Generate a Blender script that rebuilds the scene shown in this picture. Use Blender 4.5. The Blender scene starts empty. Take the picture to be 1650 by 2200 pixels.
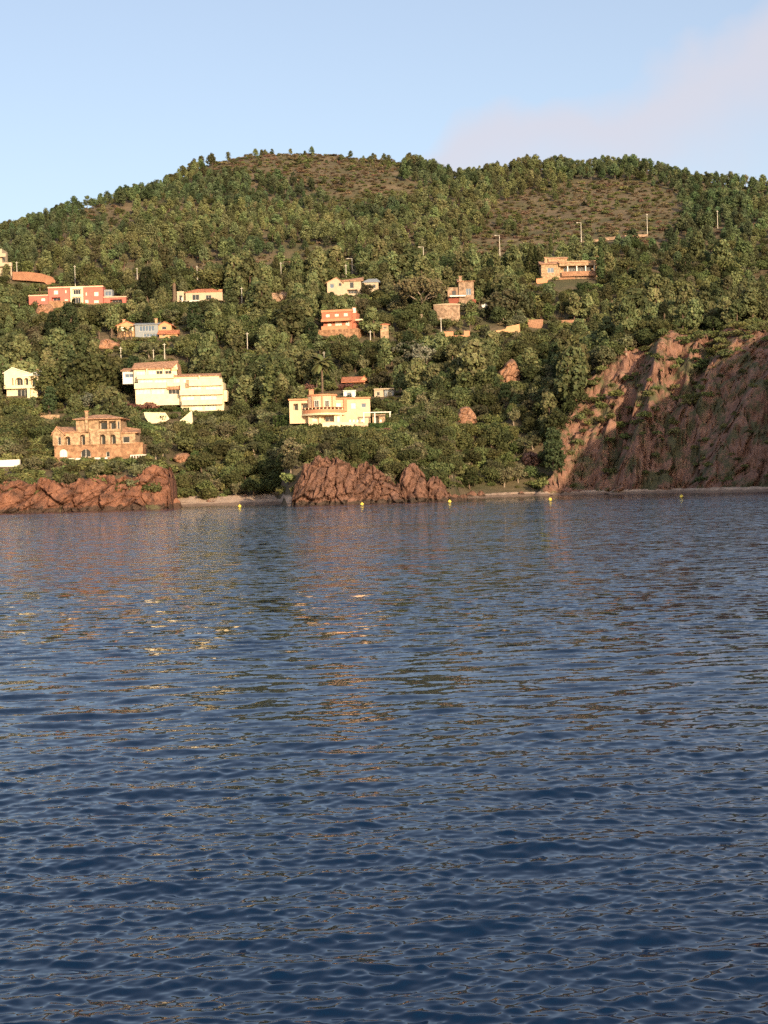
import bpy, math, random
import numpy as np
from mathutils import Vector, Matrix

R = math.radians
rng = np.random.default_rng(7)
random.seed(7)
scene = bpy.context.scene
COL = scene.collection

# ------------------------------------------------------------------ camera
F = 3430.0                      # focal length in photo pixels (1650 x 2200)
CAMH = 4.0                      # eye height above the sea
ROLL = R(1.6)
PITCH = math.atan(64.0 / F)
UPV = np.array([0, math.sin(PITCH), math.cos(PITCH)])
FWD = np.array([0, math.cos(PITCH), -math.sin(PITCH)])
XV = np.array([1.0, 0, 0])
RT = math.cos(ROLL) * XV - math.sin(ROLL) * UPV
UP = math.sin(ROLL) * XV + math.cos(ROLL) * UPV
cam_d = bpy.data.cameras.new('camera')
cam = bpy.data.objects.new('camera', cam_d)
COL.objects.link(cam)
M = Matrix(((RT[0], UP[0], -FWD[0], 0), (RT[1], UP[1], -FWD[1], 0), (RT[2], UP[2], -FWD[2], CAMH), (0, 0, 0, 1)))
cam.matrix_world = M
cam_d.sensor_fit = 'VERTICAL'
cam_d.angle = 2 * math.atan(1100.0 / F)
cam_d.clip_start = 0.5
cam_d.clip_end = 9000
scene.camera = cam

# ------------------------------------------------------------------ sky and sun
SUN_AZ = R(160)                 # clockwise from +Y (the view direction): behind, to the right
SUN_EL = R(14.0)
world = bpy.data.worlds.new('World')
scene.world = world
world.use_nodes = True
nt = world.node_tree
nt.nodes.clear()
out = nt.nodes.new('ShaderNodeOutputWorld')
bg = nt.nodes.new('ShaderNodeBackground')
sky = nt.nodes.new('ShaderNodeTexSky')
sky.sky_type = 'NISHITA'
sky.sun_disc = False
sky.sun_elevation = SUN_EL
sky.sun_rotation = SUN_AZ
sky.altitude = 0
sky.air_density = 0.85
sky.dust_density = 2.2
sky.ozone_density = 0.8
bg.inputs['Strength'].default_value = 0.15
# thin haze cloud: a soft streak that crosses the dome, broken up by noise
def _dir(px, py):
    v = (px - 825.0) * RT + (1100.0 - py) * UP + F * FWD
    return v / np.linalg.norm(v)
_n = np.cross(_dir(1650, 48), _dir(960, 350)); _n /= np.linalg.norm(_n)     # points to the underside of the streak
if _n[2] > 0: _n = -_n
tc = nt.nodes.new('ShaderNodeTexCoord')
vd = nt.nodes.new('ShaderNodeVectorMath'); vd.operation = 'DOT_PRODUCT'; vd.inputs[1].default_value = tuple(_n)
nz = nt.nodes.new('ShaderNodeTexNoise')
nz.inputs['Scale'].default_value = 9.0
nz.inputs['Detail'].default_value = 4.0
nz.inputs['Roughness'].default_value = 0.5
def wmath(op, a_, b_):
    q = nt.nodes.new('ShaderNodeMath'); q.operation = op
    for i_, v in enumerate((a_, b_)):
        if isinstance(v, (int, float)): q.inputs[i_].default_value = v
        else: nt.links.new(v, q.inputs[i_])
    return q.outputs[0]
def wrange(v, f0, f1, t0, t1):
    q = nt.nodes.new('ShaderNodeMapRange'); q.interpolation_type = 'SMOOTHSTEP'
    for nm_, x_ in zip(('From Min', 'From Max', 'To Min', 'To Max'), (f0, f1, t0, t1)): q.inputs[nm_].default_value = x_
    nt.links.new(v, q.inputs['Value']); return q.outputs['Result']
nt.links.new(tc.outputs['Generated'], vd.inputs[0])
nt.links.new(tc.outputs['Generated'], nz.inputs['Vector'])
sd_ = wmath('ADD', vd.outputs['Value'], wmath('MULTIPLY', wmath('SUBTRACT', nz.outputs['Fac'], 0.5), 0.13))
band = wmath('MULTIPLY', wrange(sd_, -0.026, 0.016, 0, 1), wrange(sd_, 0.014, 0.085, 1, 0.4))
band = wmath('MAXIMUM', wmath('MULTIPLY', band, 0.82), 0.27)
mx = nt.nodes.new('ShaderNodeMix')
mx.data_type = 'RGBA'
mx.inputs[7].default_value = (3.35, 3.22, 3.55, 1)
nt.links.new(band, mx.inputs[0])
nt.links.new(sky.outputs['Color'], mx.inputs[6])
nt.links.new(mx.outputs[2], bg.inputs['Color'])
nt.links.new(bg.outputs['Background'], out.inputs['Surface'])

sun_d = bpy.data.lights.new('sun', 'SUN')
sun_d.energy = 4.2
sun_d.color = (1.0, 0.77, 0.50)
sun_d.angle = R(0.5)
sun = bpy.data.objects.new('sun', sun_d)
COL.objects.link(sun)
sdir = Vector((math.sin(SUN_AZ) * math.cos(SUN_EL), math.cos(SUN_AZ) * math.cos(SUN_EL), math.sin(SUN_EL)))
sun.rotation_euler = sdir.to_track_quat('Z', 'Y').to_euler()
sun.location = sdir * 100

scene.cycles.use_denoising = False      # keep leaf and ripple grain
vs = scene.view_settings
vs.view_transform = 'Standard'
vs.look = 'None'
vs.exposure = 0.55
vs.gamma = 1.0
vs.use_curve_mapping = False

# ------------------------------------------------------------------ numeric helpers
def smooth(a, b, x):
    t = np.clip((np.asarray(x, float) - a) / (b - a), 0, 1)
    return t * t * (3 - 2 * t)

def _hash(ix, iy, iz, k=0):
    h = (ix.astype(np.int64) * 374761393 + iy.astype(np.int64) * 668265263 + iz.astype(np.int64) * 2147483647 + k * 974711) & 0xffffffff
    h = ((h ^ (h >> 13)) * 1274126177) & 0xffffffff
    h = ((h ^ (h >> 16)) * 2246822519) & 0xffffffff
    return ((h ^ (h >> 15)) & 0xffffff) / float(0x1000000)

def vnoise(x, y, z=None, k=0):
    """smooth value noise in -1..1"""
    x = np.asarray(x, float); y = np.asarray(y, float)
    z = np.zeros_like(x) if z is None else np.asarray(z, float)
    x0, y0, z0 = np.floor(x), np.floor(y), np.floor(z)
    fx, fy, fz = x - x0, y - y0, z - z0
    fx, fy, fz = [t * t * t * (t * (t * 6 - 15) + 10) for t in (fx, fy, fz)]
    r = 0
    for dx in (0, 1):
        for dy in (0, 1):
            for dz in (0, 1):
                w = (fx if dx else 1 - fx) * (fy if dy else 1 - fy) * (fz if dz else 1 - fz)
                r = r + w * _hash(x0 + dx, y0 + dy, z0 + dz, k)
    return r * 2 - 1

def fbm(x, y, z=None, k=0, o=4):
    r, a = 0, 1.0
    z = np.zeros_like(np.asarray(x, float)) if z is None else z
    for i in range(o):
        r = r + a * vnoise(x * 2 ** i + 13.7 * i, y * 2 ** i - 7.1 * i, z * 2 ** i + 3.3 * i, k + i)
        a *= 0.5
    return r / 1.9

def worley(x, y, z, k=0):
    """nearest cell: F1, F2, and four random numbers of that cell plus offset to its point"""
    x, y, z = [np.asarray(t, float) for t in (x, y, z)]
    bx, by, bz = np.floor(x), np.floor(y), np.floor(z)
    f1 = np.full(x.shape, 9e9); f2 = np.full(x.shape, 9e9)
    cid = [np.zeros(x.shape) for _ in range(3)]
    off = [np.zeros(x.shape) for _ in range(3)]
    for dx in (-1, 0, 1):
        for dy in (-1, 0, 1):
            for dz in (-1, 0, 1):
                cx, cy, cz = bx + dx, by + dy, bz + dz
                px = cx + _hash(cx, cy, cz, k + 1); py = cy + _hash(cx, cy, cz, k + 2); pz = cz + _hash(cx, cy, cz, k + 3)
                d = np.sqrt((px - x) ** 2 + (py - y) ** 2 + (pz - z) ** 2)
                nr = d < f1
                f2 = np.where(nr, f1, np.minimum(f2, d))
                f1 = np.where(nr, d, f1)
                for i, (c, p, q) in enumerate(((cx, px, x), (cy, py, y), (cz, pz, z))):
                    cid[i] = np.where(nr, c, cid[i]); off[i] = np.where(nr, q - p, off[i])
    r = [_hash(cid[0], cid[1], cid[2], k + 10 + i) * 2 - 1 for i in range(4)]
    return f1, f2, r, off

def crag(x, y, z, cell, k=0, along=2.2, tilt=0.62):
    """blocky rock relief in about -1..1: long tilted slabs with open cracks between them"""
    c_, s_ = math.cos(tilt), math.sin(tilt)
    a = x * c_ - z * s_; b_ = x * s_ + z * c_
    a = a + 0.10 * cell * vnoise(a / cell, y / cell, b_ / cell, k + 31)
    f1, f2, r, o = worley(a / cell, y / cell, b_ / (cell * along), k)
    f = 0.6 * r[0] + 1.1 * (o[0] * r[1] + o[2] * r[2])
    return f - 1.0 * (1 - smooth(0.0, 0.075, f2 - f1))

# ------------------------------------------------------------------ projection helpers (photo pixel <-> place)
def ray(px, py):
    d = (px - 825.0) * RT[:, None] + (1100.0 - py) * UP[:, None] + F * FWD[:, None] if np.ndim(px) else (px - 825.0) * RT + (1100.0 - py) * UP + F * FWD
    return d

def at(px, py, Y):
    d = ray(px, py)
    t = Y / d[1]
    return Vector((d[0] * t, Y, CAMH + d[2] * t))

def proj(X, Y, Z):
    vx, vy, vz = X, Y, Z - CAMH
    xr = vx * RT[0] + vy * RT[1] + vz * RT[2]
    yu = vx * UP[0] + vy * UP[1] + vz * UP[2]
    zf = vx * FWD[0] + vy * FWD[1] + vz * FWD[2]
    return 825 + F * xr / zf, 1100 - F * yu / zf

# ------------------------------------------------------------------ terrain function
COMMON = [(430, 19.8), (452, 24.6), (495, 38), (545, 55.8), (595, 71), (680, 98.4), (780, 130), (885, 168), (985, 203), (1100, 243), (1300, 310), (2600, 700)]
COLS = [
    (-2600, [(150, -4), (200, 8), (260, 22), (330, 30), (400, 36)]),
    (-900, [(240, -4), (260, 0), (275, 8), (320, 12), (400, 18)]),
    (-200, [(295, -4), (309, -.5), (312, 3), (318, 6), (325, 7.5), (335, 10), (345, 11), (380, 16)]),
    (0, [(298, -4), (312, -.5), (316, 2.5), (320, 5.0), (326, 7.2), (335, 9.6), (345, 11), (380, 16)]),
    (335, [(298, -4), (312, -.5), (316, 3.0), (320, 6.5), (326, 8.2), (335, 9.6), (345, 11), (380, 16)]),
    (372, [(338, -3), (349, -.2), (360, 1.8), (366, 3), (380, 9), (400, 15)]),
    (590, [(335, -3), (347, -.2), (357, 1.8), (363, 3), (380, 9), (400, 14)]),
    (635, [(295, -4), (308, -1), (312, 3), (318, 7), (330, 10), (360, 13), (400, 17)]),
    (860, [(295, -4), (308, -1), (313, 3), (319, 6.5), (330, 9), (360, 13), (400, 17.5)]),
    (960, [(298, -4), (314, -1), (320, 2), (330, 6), (360, 11), (400, 18)]),
    (1005, [(330, -3), (350, -.2), (358, .9), (363, 2), (380, 8), (400, 15)]),
    (1150, [(338, -3), (361, -.2), (367, 1), (372, 4), (385, 13), (400, 20)]),
    (1185, [(336, -3), (354, -.2), (358, .8), (361, 3), (380, 17), (400, 26)]),
    (1300, [(335, -3), (351, -.2), (355, .8), (358, 3), (375, 20), (388, 33), (405, 37)]),
    (1450, [(330, -3), (348, -.2), (352, .8), (355, 3), (372, 20), (390, 36), (408, 39)]),
    (1650, [(308, -3), (323, -.2), (327, .8), (331, 4), (350, 22), (370, 34), (400, 39)]),
    (1900, [(240, -3), (258, 0), (268, 16), (290, 34), (340, 46), (400, 52)]),
    (2300, [(180, -3), (195, 0), (208, 24), (232, 49), (300, 61), (400, 70)]),
    (3000, [(110, -3), (125, 0), (145, 34), (190, 61), (300, 79), (400, 87)]),
    (5200, [(60, -3), (75, 0), (110, 22), (180, 44), (300, 70), (400, 85)]),
]
DG = np.arange(0, 2601, 1.0)
TAB = []
for A_, kn in COLS:
    last = kn[-1]
    kn = [(0, min(-4, kn[0][1]))] + kn + [c for c in COMMON if c[0] > last[0] + 8 and c[1] > last[1] + 1]
    zz = np.interp(DG, [k[0] for k in kn], [k[1] for k in kn])
    ker = np.ones(3) / 3
    zs = np.convolve(np.pad(zz, 1, 'edge'), ker, 'valid')
    ker = np.ones(31) / 31
    z2 = np.convolve(np.pad(zz, 15, 'edge'), ker, 'valid')
    w = smooth(405, 460, DG)
    TAB.append(zs * (1 - w) + z2 * w)
TAB = np.array(TAB)
CA = np.array([c[0] for c in COLS], float)
CREST = [(-2600, 420), (-400, 500), (-100, 535), (0, 548), (100, 578), (200, 602), (300, 630), (400, 661), (450, 687), (520, 700), (600, 709), (750, 700),
         (850, 686), (900, 678), (1000, 657), (1150, 664), (1250, 657), (1350, 663), (1450, 636), (1550, 619), (1650, 615), (1900, 600), (2600, 560), (5200, 500)]
ce = [(CAMH + 0 + (z - CAMH)) for d, z in COMMON]
E_OF_D = np.array([(z - CAMH) * F / d for d, z in COMMON])
D_OF = np.array([d for d, z in COMMON])

def awarp(A, Y):
    """slant the left flank of the cliff to the right as it climbs"""
    w = smooth(1020, 1180, A) * (1 - smooth(1350, 1640, A))
    return A - w * (1.7 * np.clip(Y - 357, 0, 45) + 22 * vnoise(Y / 8.0, A / 90, k=15))

def hgt(X, Y):
    X = np.asarray(X, float); Y = np.maximum(np.asarray(Y, float), 1.0)
    A0 = np.clip(825 + F * X / Y, CA[0], CA[-1]); A = awarp(A0, Y)
    # cliff: gullies that lean to the right as they climb
    wc = smooth(1168, 1215, A) * (1 - smooth(1800, 2300, A)) * smooth(350, 358, Y + (A > 1500) * 20) * (1 - smooth(396, 425, Y))
    s = X - 0.42 * (Y - 355)
    g1 = 1 - np.abs(vnoise(s / 17 + 0.35, Y / 60, k=5)) * 2
    g2 = 1 - np.abs(vnoise(s / 6.1 + 3.1, Y / 22, k=6)) * 2
    g3 = 1 - np.abs(vnoise(s / 2.1 + 1.1, Y / 11, k=8)) * 2
    shift = wc * (9.0 * g1 + 2.4 * g2 + 0.7 * g3 - 2.0 + 2.5 * vnoise(X / 9, Y / 5, k=17))
    d = np.clip(Y + shift, 0, 2599)
    i = np.clip(np.searchsorted(CA, A, side='right') - 1, 0, len(CA) - 2)
    t = (A - CA[i]) / (CA[i + 1] - CA[i]); t = t * t * (3 - 2 * t)
    j = np.floor(d).astype(int); j = np.clip(j, 0, len(DG) - 2); f = d - j
    z = (TAB[i, j] * (1 - f) + TAB[i, j + 1] * f) * (1 - t) + (TAB[i + 1, j] * (1 - f) + TAB[i + 1, j + 1] * f) * t
    am = smooth(330, 430, Y)
    z = z + am * (3.0 * vnoise(X / 62, Y / 75, k=2) + 1.1 * vnoise(X / 21, Y / 24, k=3)) + smooth(318, 345, Y) * 0.35 * vnoise(X / 6, Y / 6, k=4) * (z > 2)
    ec = np.interp(A0, [c[0] for c in CREST], [c[1] for c in CREST]) + 4 * vnoise(A0 / 60, A0 * 0, k=9)
    dc = np.interp(ec, E_OF_D, D_OF)
    zc = CAMH + ec * dc / F + 1.6 - 0.05 * (Y - dc)
    k = 2.5
    lo = np.minimum(z, zc)
    z = lo - k * np.log(np.exp(-(np.clip(z - lo, 0, 200)) / k) + np.exp(-(np.clip(zc - lo, 0, 200)) / k))
    return z

YM = np.arange(296, 1150, 0.75)
def ground_hit(px, py):
    d = ray(px, py)
    t = YM / d[1]
    X = d[0] * t; Z = CAMH + d[2] * t
    under = hgt(X, YM) >= Z
    i = int(np.argmax(under)) if under.any() else len(YM) - 1
    return Vector((X[i], YM[i], Z[i]))

# ------------------------------------------------------------------ mesh and object helpers
def mesh_np(name, verts, faces, col=None, smooth_=False, mat=None):
    """faces: list of index arrays (n x 3 or n x 4)"""
    if isinstance(faces, np.ndarray):
        faces = [faces]
    me = bpy.data.meshes.new(name)
    verts = np.asarray(verts, np.float32)
    nf = sum(len(f) for f in faces)
    loops = np.concatenate([f.ravel() for f in faces]).astype(np.int32)
    tot = np.concatenate([np.full(len(f), f.shape[1]) for f in faces]).astype(np.int32)
    st = np.concatenate([[0], np.cumsum(tot)[:-1]]).astype(np.int32)
    me.vertices.add(len(verts)); me.vertices.foreach_set('co', verts.ravel())
    me.loops.add(len(loops)); me.loops.foreach_set('vertex_index', loops)
    me.polygons.add(nf); me.polygons.foreach_set('loop_start', st); me.polygons.foreach_set('loop_total', tot)
    if smooth_:
        me.polygons.foreach_set('use_smooth', np.ones(nf, bool))
    if col is not None:
        a = me.attributes.new('Col', 'FLOAT_COLOR', 'POINT')
        c4 = np.ones((len(verts), 4), np.float32); c4[:, :3] = col
        a.data.foreach_set('color', c4.ravel())
    me.update(calc_edges=True); me.validate()
    if mat is not None:
        me.materials.append(mat)
    return me

def link(name, me, parent=None, loc=None, rotz=None):
    o = bpy.data.objects.new(name, me)
    COL.objects.link(o)
    if parent is not None:
        o.parent = parent
    if loc is not None:
        o.location = loc
    if rotz is not None:
        o.rotation_euler = (0, 0, rotz)
    return o

def tag(o, label=None, cat=None, group=None, kind=None):
    if label: o['label'] = label
    if cat: o['category'] = cat
    if group: o['group'] = group
    if kind: o['kind'] = kind
    return o

def grid_faces(nr, nc):
    i = np.arange((nr - 1) * (nc - 1)); r = i // (nc - 1); c = i % (nc - 1)
    a = r * nc + c
    return np.stack([a, a + 1, a + nc + 1, a + nc], 1)

# ------------------------------------------------------------------ materials
def new_mat(name):
    m = bpy.data.materials.new(name); m.use_nodes = True
    return m, m.node_tree, m.node_tree.nodes['Principled BSDF']

def noise_mat(name, c1, c2, scale=1.0, rough=0.9, bump=0.0, bscale=None, detail=5, c3=None, s3=0.2, w3=(0.5, 0.65), vor=None, spec=0.2, stretch=None, wet=None):
    m, t, b = new_mat(name)
    co = t.nodes.new('ShaderNodeTexCoord')
    vec = co.outputs['Object']
    if stretch:
        mpn = t.nodes.new('ShaderNodeMapping'); mpn.inputs['Scale'].default_value = stretch[0]; mpn.inputs['Rotation'].default_value = stretch[1]
        t.links.new(vec, mpn.inputs['Vector']); vec = mpn.outputs['Vector']
    n = t.nodes.new('ShaderNodeTexNoise'); n.inputs['Scale'].default_value = scale; n.inputs['Detail'].default_value = detail; n.inputs['Roughness'].default_value = 0.6
    t.links.new(vec, n.inputs['Vector'])
    r = t.nodes.new('ShaderNodeValToRGB')
    r.color_ramp.elements[0].position = 0.32; r.color_ramp.elements[1].position = 0.68
    r.color_ramp.elements[0].color = (*c1, 1); r.color_ramp.elements[1].color = (*c2, 1)
    t.links.new(n.outputs['Fac'], r.inputs['Fac'])
    colr = r.outputs['Color']
    if vor:
        v = t.nodes.new('ShaderNodeTexVoronoi'); v.inputs['Scale'].default_value = vor
        t.links.new(vec, v.inputs['Vector'])
        hs = t.nodes.new('ShaderNodeSeparateColor'); t.links.new(v.outputs['Color'], hs.inputs['Color'])
        ma = t.nodes.new('ShaderNodeMapRange'); ma.inputs['To Min'].default_value = 0.65; ma.inputs['To Max'].default_value = 1.3
        t.links.new(hs.outputs[0], ma.inputs['Value'])
        mu = t.nodes.new('ShaderNodeMix'); mu.data_type = 'RGBA'; mu.blend_type = 'MULTIPLY'; mu.inputs[0].default_value = 1
        t.links.new(colr, mu.inputs[6]); t.links.new(ma.outputs['Result'], mu.inputs[7])
        colr = mu.outputs[2]
    if c3 is not None:
        n3 = t.nodes.new('ShaderNodeTexNoise'); n3.inputs['Scale'].default_value = s3; n3.inputs['Detail'].default_value = 6; n3.inputs['Roughness'].default_value = 0.65
        t.links.new(co.outputs['Object'], n3.inputs['Vector'])
        m3 = t.nodes.new('ShaderNodeMapRange'); m3.inputs['From Min'].default_value = w3[0]; m3.inputs['From Max'].default_value = w3[1]
        t.links.new(n3.outputs['Fac'], m3.inputs['Value'])
        x3 = t.nodes.new('ShaderNodeMix'); x3.data_type = 'RGBA'; x3.inputs[7].default_value = (*c3, 1)
        t.links.new(m3.outputs['Result'], x3.inputs[0]); t.links.new(colr, x3.inputs[6])
        colr = x3.outputs[2]
    if wet is not None:      # dark weedy, wet band just above the water
        sx = t.nodes.new('ShaderNodeSeparateXYZ'); t.links.new(co.outputs['Object'], sx.inputs[0])
        nw = t.nodes.new('ShaderNodeTexNoise'); nw.inputs['Scale'].default_value = 0.7; nw.inputs['Detail'].default_value = 5
        t.links.new(co.outputs['Object'], nw.inputs['Vector'])
        md = t.nodes.new('ShaderNodeMath'); md.operation = 'MULTIPLY_ADD'; md.inputs[1].default_value = -wet[1]; t.links.new(nw.outputs['Fac'], md.inputs[0]); t.links.new(sx.outputs['Z'], md.inputs[2])
        mw = t.nodes.new('ShaderNodeMapRange'); mw.inputs['From Min'].default_value = wet[0] - wet[1] * .5; mw.inputs['From Max'].default_value = wet[0] - wet[1] * .5 + .25; mw.inputs['To Min'].default_value = wet[3]; mw.inputs['To Max'].default_value = 0
        t.links.new(md.outputs[0], mw.inputs['Value'])
        xw = t.nodes.new('ShaderNodeMix'); xw.data_type = 'RGBA'; xw.inputs[7].default_value = (*wet[2], 1)
        t.links.new(mw.outputs['Result'], xw.inputs[0]); t.links.new(colr, xw.inputs[6]); colr = xw.outputs[2]
    t.links.new(colr, b.inputs['Base Color'])
    b.inputs['Roughness'].default_value = rough
    b.inputs['Specular IOR Level'].default_value = spec
    if bump:
        bn = t.nodes.new('ShaderNodeTexNoise'); bn.inputs['Scale'].default_value = bscale or scale * 3; bn.inputs['Detail'].default_value = 6; bn.inputs['Roughness'].default_value = 0.65
        t.links.new(vec, bn.inputs['Vector'])
        bp = t.nodes.new('ShaderNodeBump'); bp.inputs['Strength'].default_value = 1.0; bp.inputs['Distance'].default_value = bump
        t.links.new(bn.outputs['Fac'], bp.inputs['Height']); t.links.new(bp.outputs['Normal'], b.inputs['Normal'])
    return m

def stucco(name, c, var=0.12, rough=0.9):
    return noise_mat(name, tuple(v * (1 - var) for v in c), tuple(min(0.9, v * (1 + var)) for v in c), scale=0.9, rough=rough, bump=0.01, bscale=6, c3=tuple(v * .68 for v in c), s3=0.45, w3=(0.56, 0.80))

M_ = {}
M_['ground'] = noise_mat('ground_earth', (0.10, 0.080, 0.048), (0.20, 0.148, 0.092), 0.12, 1.0, 0.5, 0.6, c3=(0.10, 0.094, 0.048), s3=0.05, w3=(0.45, 0.6))
M_['cliff'] = noise_mat('cliff_rock', (0.19, 0.102, 0.074), (0.35, 0.195, 0.14), 0.30, 0.95, 0.5, 1.2, c3=(0.115, 0.108, 0.058), s3=0.2, w3=(0.47, 0.58))
M_['rock'] = noise_mat('red_porphyry', (0.135, 0.062, 0.042), (0.285, 0.135, 0.085), 0.35, 0.9, 0.28, 1.6, c3=(0.09, 0.05, 0.038), s3=0.45, w3=(0.50, 0.66), wet=(0.7, 2.4, (0.055, 0.04, 0.032), .85))
M_['rock_dull'] = noise_mat('weathered_porphyry', (0.12, 0.065, 0.048), (0.245, 0.132, 0.095), 0.4, 0.9, 0.28, 1.6, c3=(0.085, 0.052, 0.042), s3=0.45, w3=(0.50, 0.68), wet=(0.6, 2.0, (0.05, 0.04, 0.033), .85))
M_['bare'] = noise_mat('bare_ochre_rock', (0.28, 0.145, 0.088), (0.45, 0.25, 0.155), 0.35, 0.95, 0.3, 1.5, c3=(0.17, 0.105, 0.07), s3=0.5, w3=(0.52, 0.68))
M_['sand'] = noise_mat('pebble_sand', (0.47, 0.33, 0.24), (0.60, 0.45, 0.34), 0.8, 1.0, 0.08, 5, c3=(0.24, 0.16, 0.12), s3=0.5, w3=(0.5, 0.7), wet=(0.35, .5, (0.15, 0.10, 0.075), .7))
M_['stone_ochre'] = noise_mat('ochre_stone', (0.33, 0.215, 0.13), (0.46, 0.315, 0.195), 0.8, 0.9, 0.04, 5, vor=2.2)
M_['terrace_stone'] = noise_mat('terrace_stone', (0.26, 0.14, 0.08), (0.41, 0.235, 0.135), 0.9, 0.9, 0.06, 4, vor=1.6)
M_['wall_stone'] = noise_mat('dry_stone', (0.25, 0.165, 0.11), (0.38, 0.26, 0.18), 0.8, 0.95, 0.06, 4, vor=1.5)
M_['tile'] = noise_mat('clay_tile', (0.36, 0.19, 0.11), (0.50, 0.29, 0.18), 1.2, 0.9, 0.05, 5, vor=2.5)
M_['tile_red'] = noise_mat('red_clay_tile', (0.42, 0.15, 0.08), (0.55, 0.23, 0.13), 1.2, 0.9, 0.05, 5, vor=2.5)
M_['cream'] = stucco('cream_render', (0.78, 0.66, 0.44))
M_['cream2'] = stucco('pale_cream_shutter', (0.84, 0.78, 0.62))
M_['white'] = stucco('white_render', (0.80, 0.75, 0.66), 0.06)
M_['pink'] = stucco('pink_render', (0.50, 0.165, 0.13))
M_['pink2'] = stucco('salmon_trim', (0.72, 0.45, 0.32))
M_['orange'] = stucco('orange_render', (0.54, 0.32, 0.17))
M_['beige'] = stucco('beige_render', (0.50, 0.39, 0.275))
M_['red'] = stucco('brick_red_render', (0.50, 0.185, 0.115))
M_['yellow'] = stucco('apricot_render', (0.68, 0.50, 0.33))
M_['terracotta'] = stucco('terracotta_trim', (0.58, 0.27, 0.15))
M_['grey'] = stucco('grey_zinc', (0.26, 0.28, 0.30), 0.06, 0.5)
M_['earth'] = noise_mat('red_earth', (0.28, 0.135, 0.08), (0.40, 0.20, 0.12), 0.4, 1.0, 0.15, 2)
M_['maroon'] = stucco('maroon_wood', (0.28, 0.09, 0.06))
M_['pole'] = stucco('concrete_pole', (0.55, 0.50, 0.42), 0.08)
M_['frame'] = stucco('window_frame', (0.62, 0.55, 0.46), 0.05, 0.6)
M_['bark'] = noise_mat('bark', (0.10, 0.065, 0.045), (0.21, 0.15, 0.11), 3, 1.0, 0.03, 9)
M_['pale_bark'] = noise_mat('pale_bark', (0.25, 0.19, 0.14), (0.38, 0.30, 0.23), 3, 1.0, 0.03, 9)
M_['buoy'] = stucco('yellow_plastic', (0.80, 0.62, 0.10), 0.10, 0.5)
M_['buoy_dark'] = stucco('weedy_band', (0.12, 0.11, 0.05), 0.2, 0.7)
m, t, b = new_mat('dark_glass')
b.inputs['Base Color'].default_value = (0.02, 0.022, 0.025, 1); b.inputs['Roughness'].default_value = 0.08
M_['glass'] = m
m, t, b = new_mat('blue_glass')
b.inputs['Base Color'].default_value = (0.10, 0.14, 0.2, 1); b.inputs['Roughness'].default_value = 0.1
M_['blueglass'] = m

# foliage: colour comes with the leaves, a little different on every tree
m, t, b = new_mat('foliage')
at_ = t.nodes.new('ShaderNodeAttribute'); at_.attribute_name = 'Col'
oi = t.nodes.new('ShaderNodeObjectInfo')
hv = t.nodes.new('ShaderNodeHueSaturation')
m1 = t.nodes.new('ShaderNodeMapRange'); m1.inputs['To Min'].default_value = 0.5; m1.inputs['To Max'].default_value = 1.5
m2 = t.nodes.new('ShaderNodeMapRange'); m2.inputs['To Min'].default_value = 0.462; m2.inputs['To Max'].default_value = 0.526
mm = t.nodes.new('ShaderNodeMath'); mm.operation = 'FRACT'
mm0 = t.nodes.new('ShaderNodeMath'); mm0.operation = 'MULTIPLY'; mm0.inputs[1].default_value = 7.31
t.links.new(oi.outputs['Random'], m1.inputs['Value']); t.links.new(oi.outputs['Random'], mm0.inputs[0]); t.links.new(mm0.outputs[0], mm.inputs[0])
t.links.new(mm.outputs[0], m2.inputs['Value'])
t.links.new(m1.outputs['Result'], hv.inputs['Value']); t.links.new(m2.outputs['Result'], hv.inputs['Hue'])
ti = t.nodes.new('ShaderNodeAttribute'); ti.attribute_type = 'INSTANCER'; ti.attribute_name = 'tint'
tm_ = t.nodes.new('ShaderNodeMix'); tm_.data_type = 'RGBA'; tm_.blend_type = 'MULTIPLY'
t.links.new(ti.outputs['Alpha'], tm_.inputs[0]); t.links.new(at_.outputs['Color'], tm_.inputs[6]); t.links.new(ti.outputs['Color'], tm_.inputs[7])
t.links.new(tm_.outputs[2], hv.inputs['Color'])
t.links.new(hv.outputs['Color'], b.inputs['Base Color'])
b.inputs['Roughness'].default_value = 0.75; b.inputs['Specular IOR Level'].default_value = 0.15
tl = t.nodes.new('ShaderNodeBsdfTranslucent'); ms = t.nodes.new('ShaderNodeMixShader'); ms.inputs[0].default_value = 0.2
t.links.new(hv.outputs['Color'], tl.inputs['Color'])
t.links.new(b.outputs[0], ms.inputs[1]); t.links.new(tl.outputs[0], ms.inputs[2]); t.links.new(ms.outputs[0], t.nodes['Material Output'].inputs['Surface'])
M_['leaf'] = m

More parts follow.
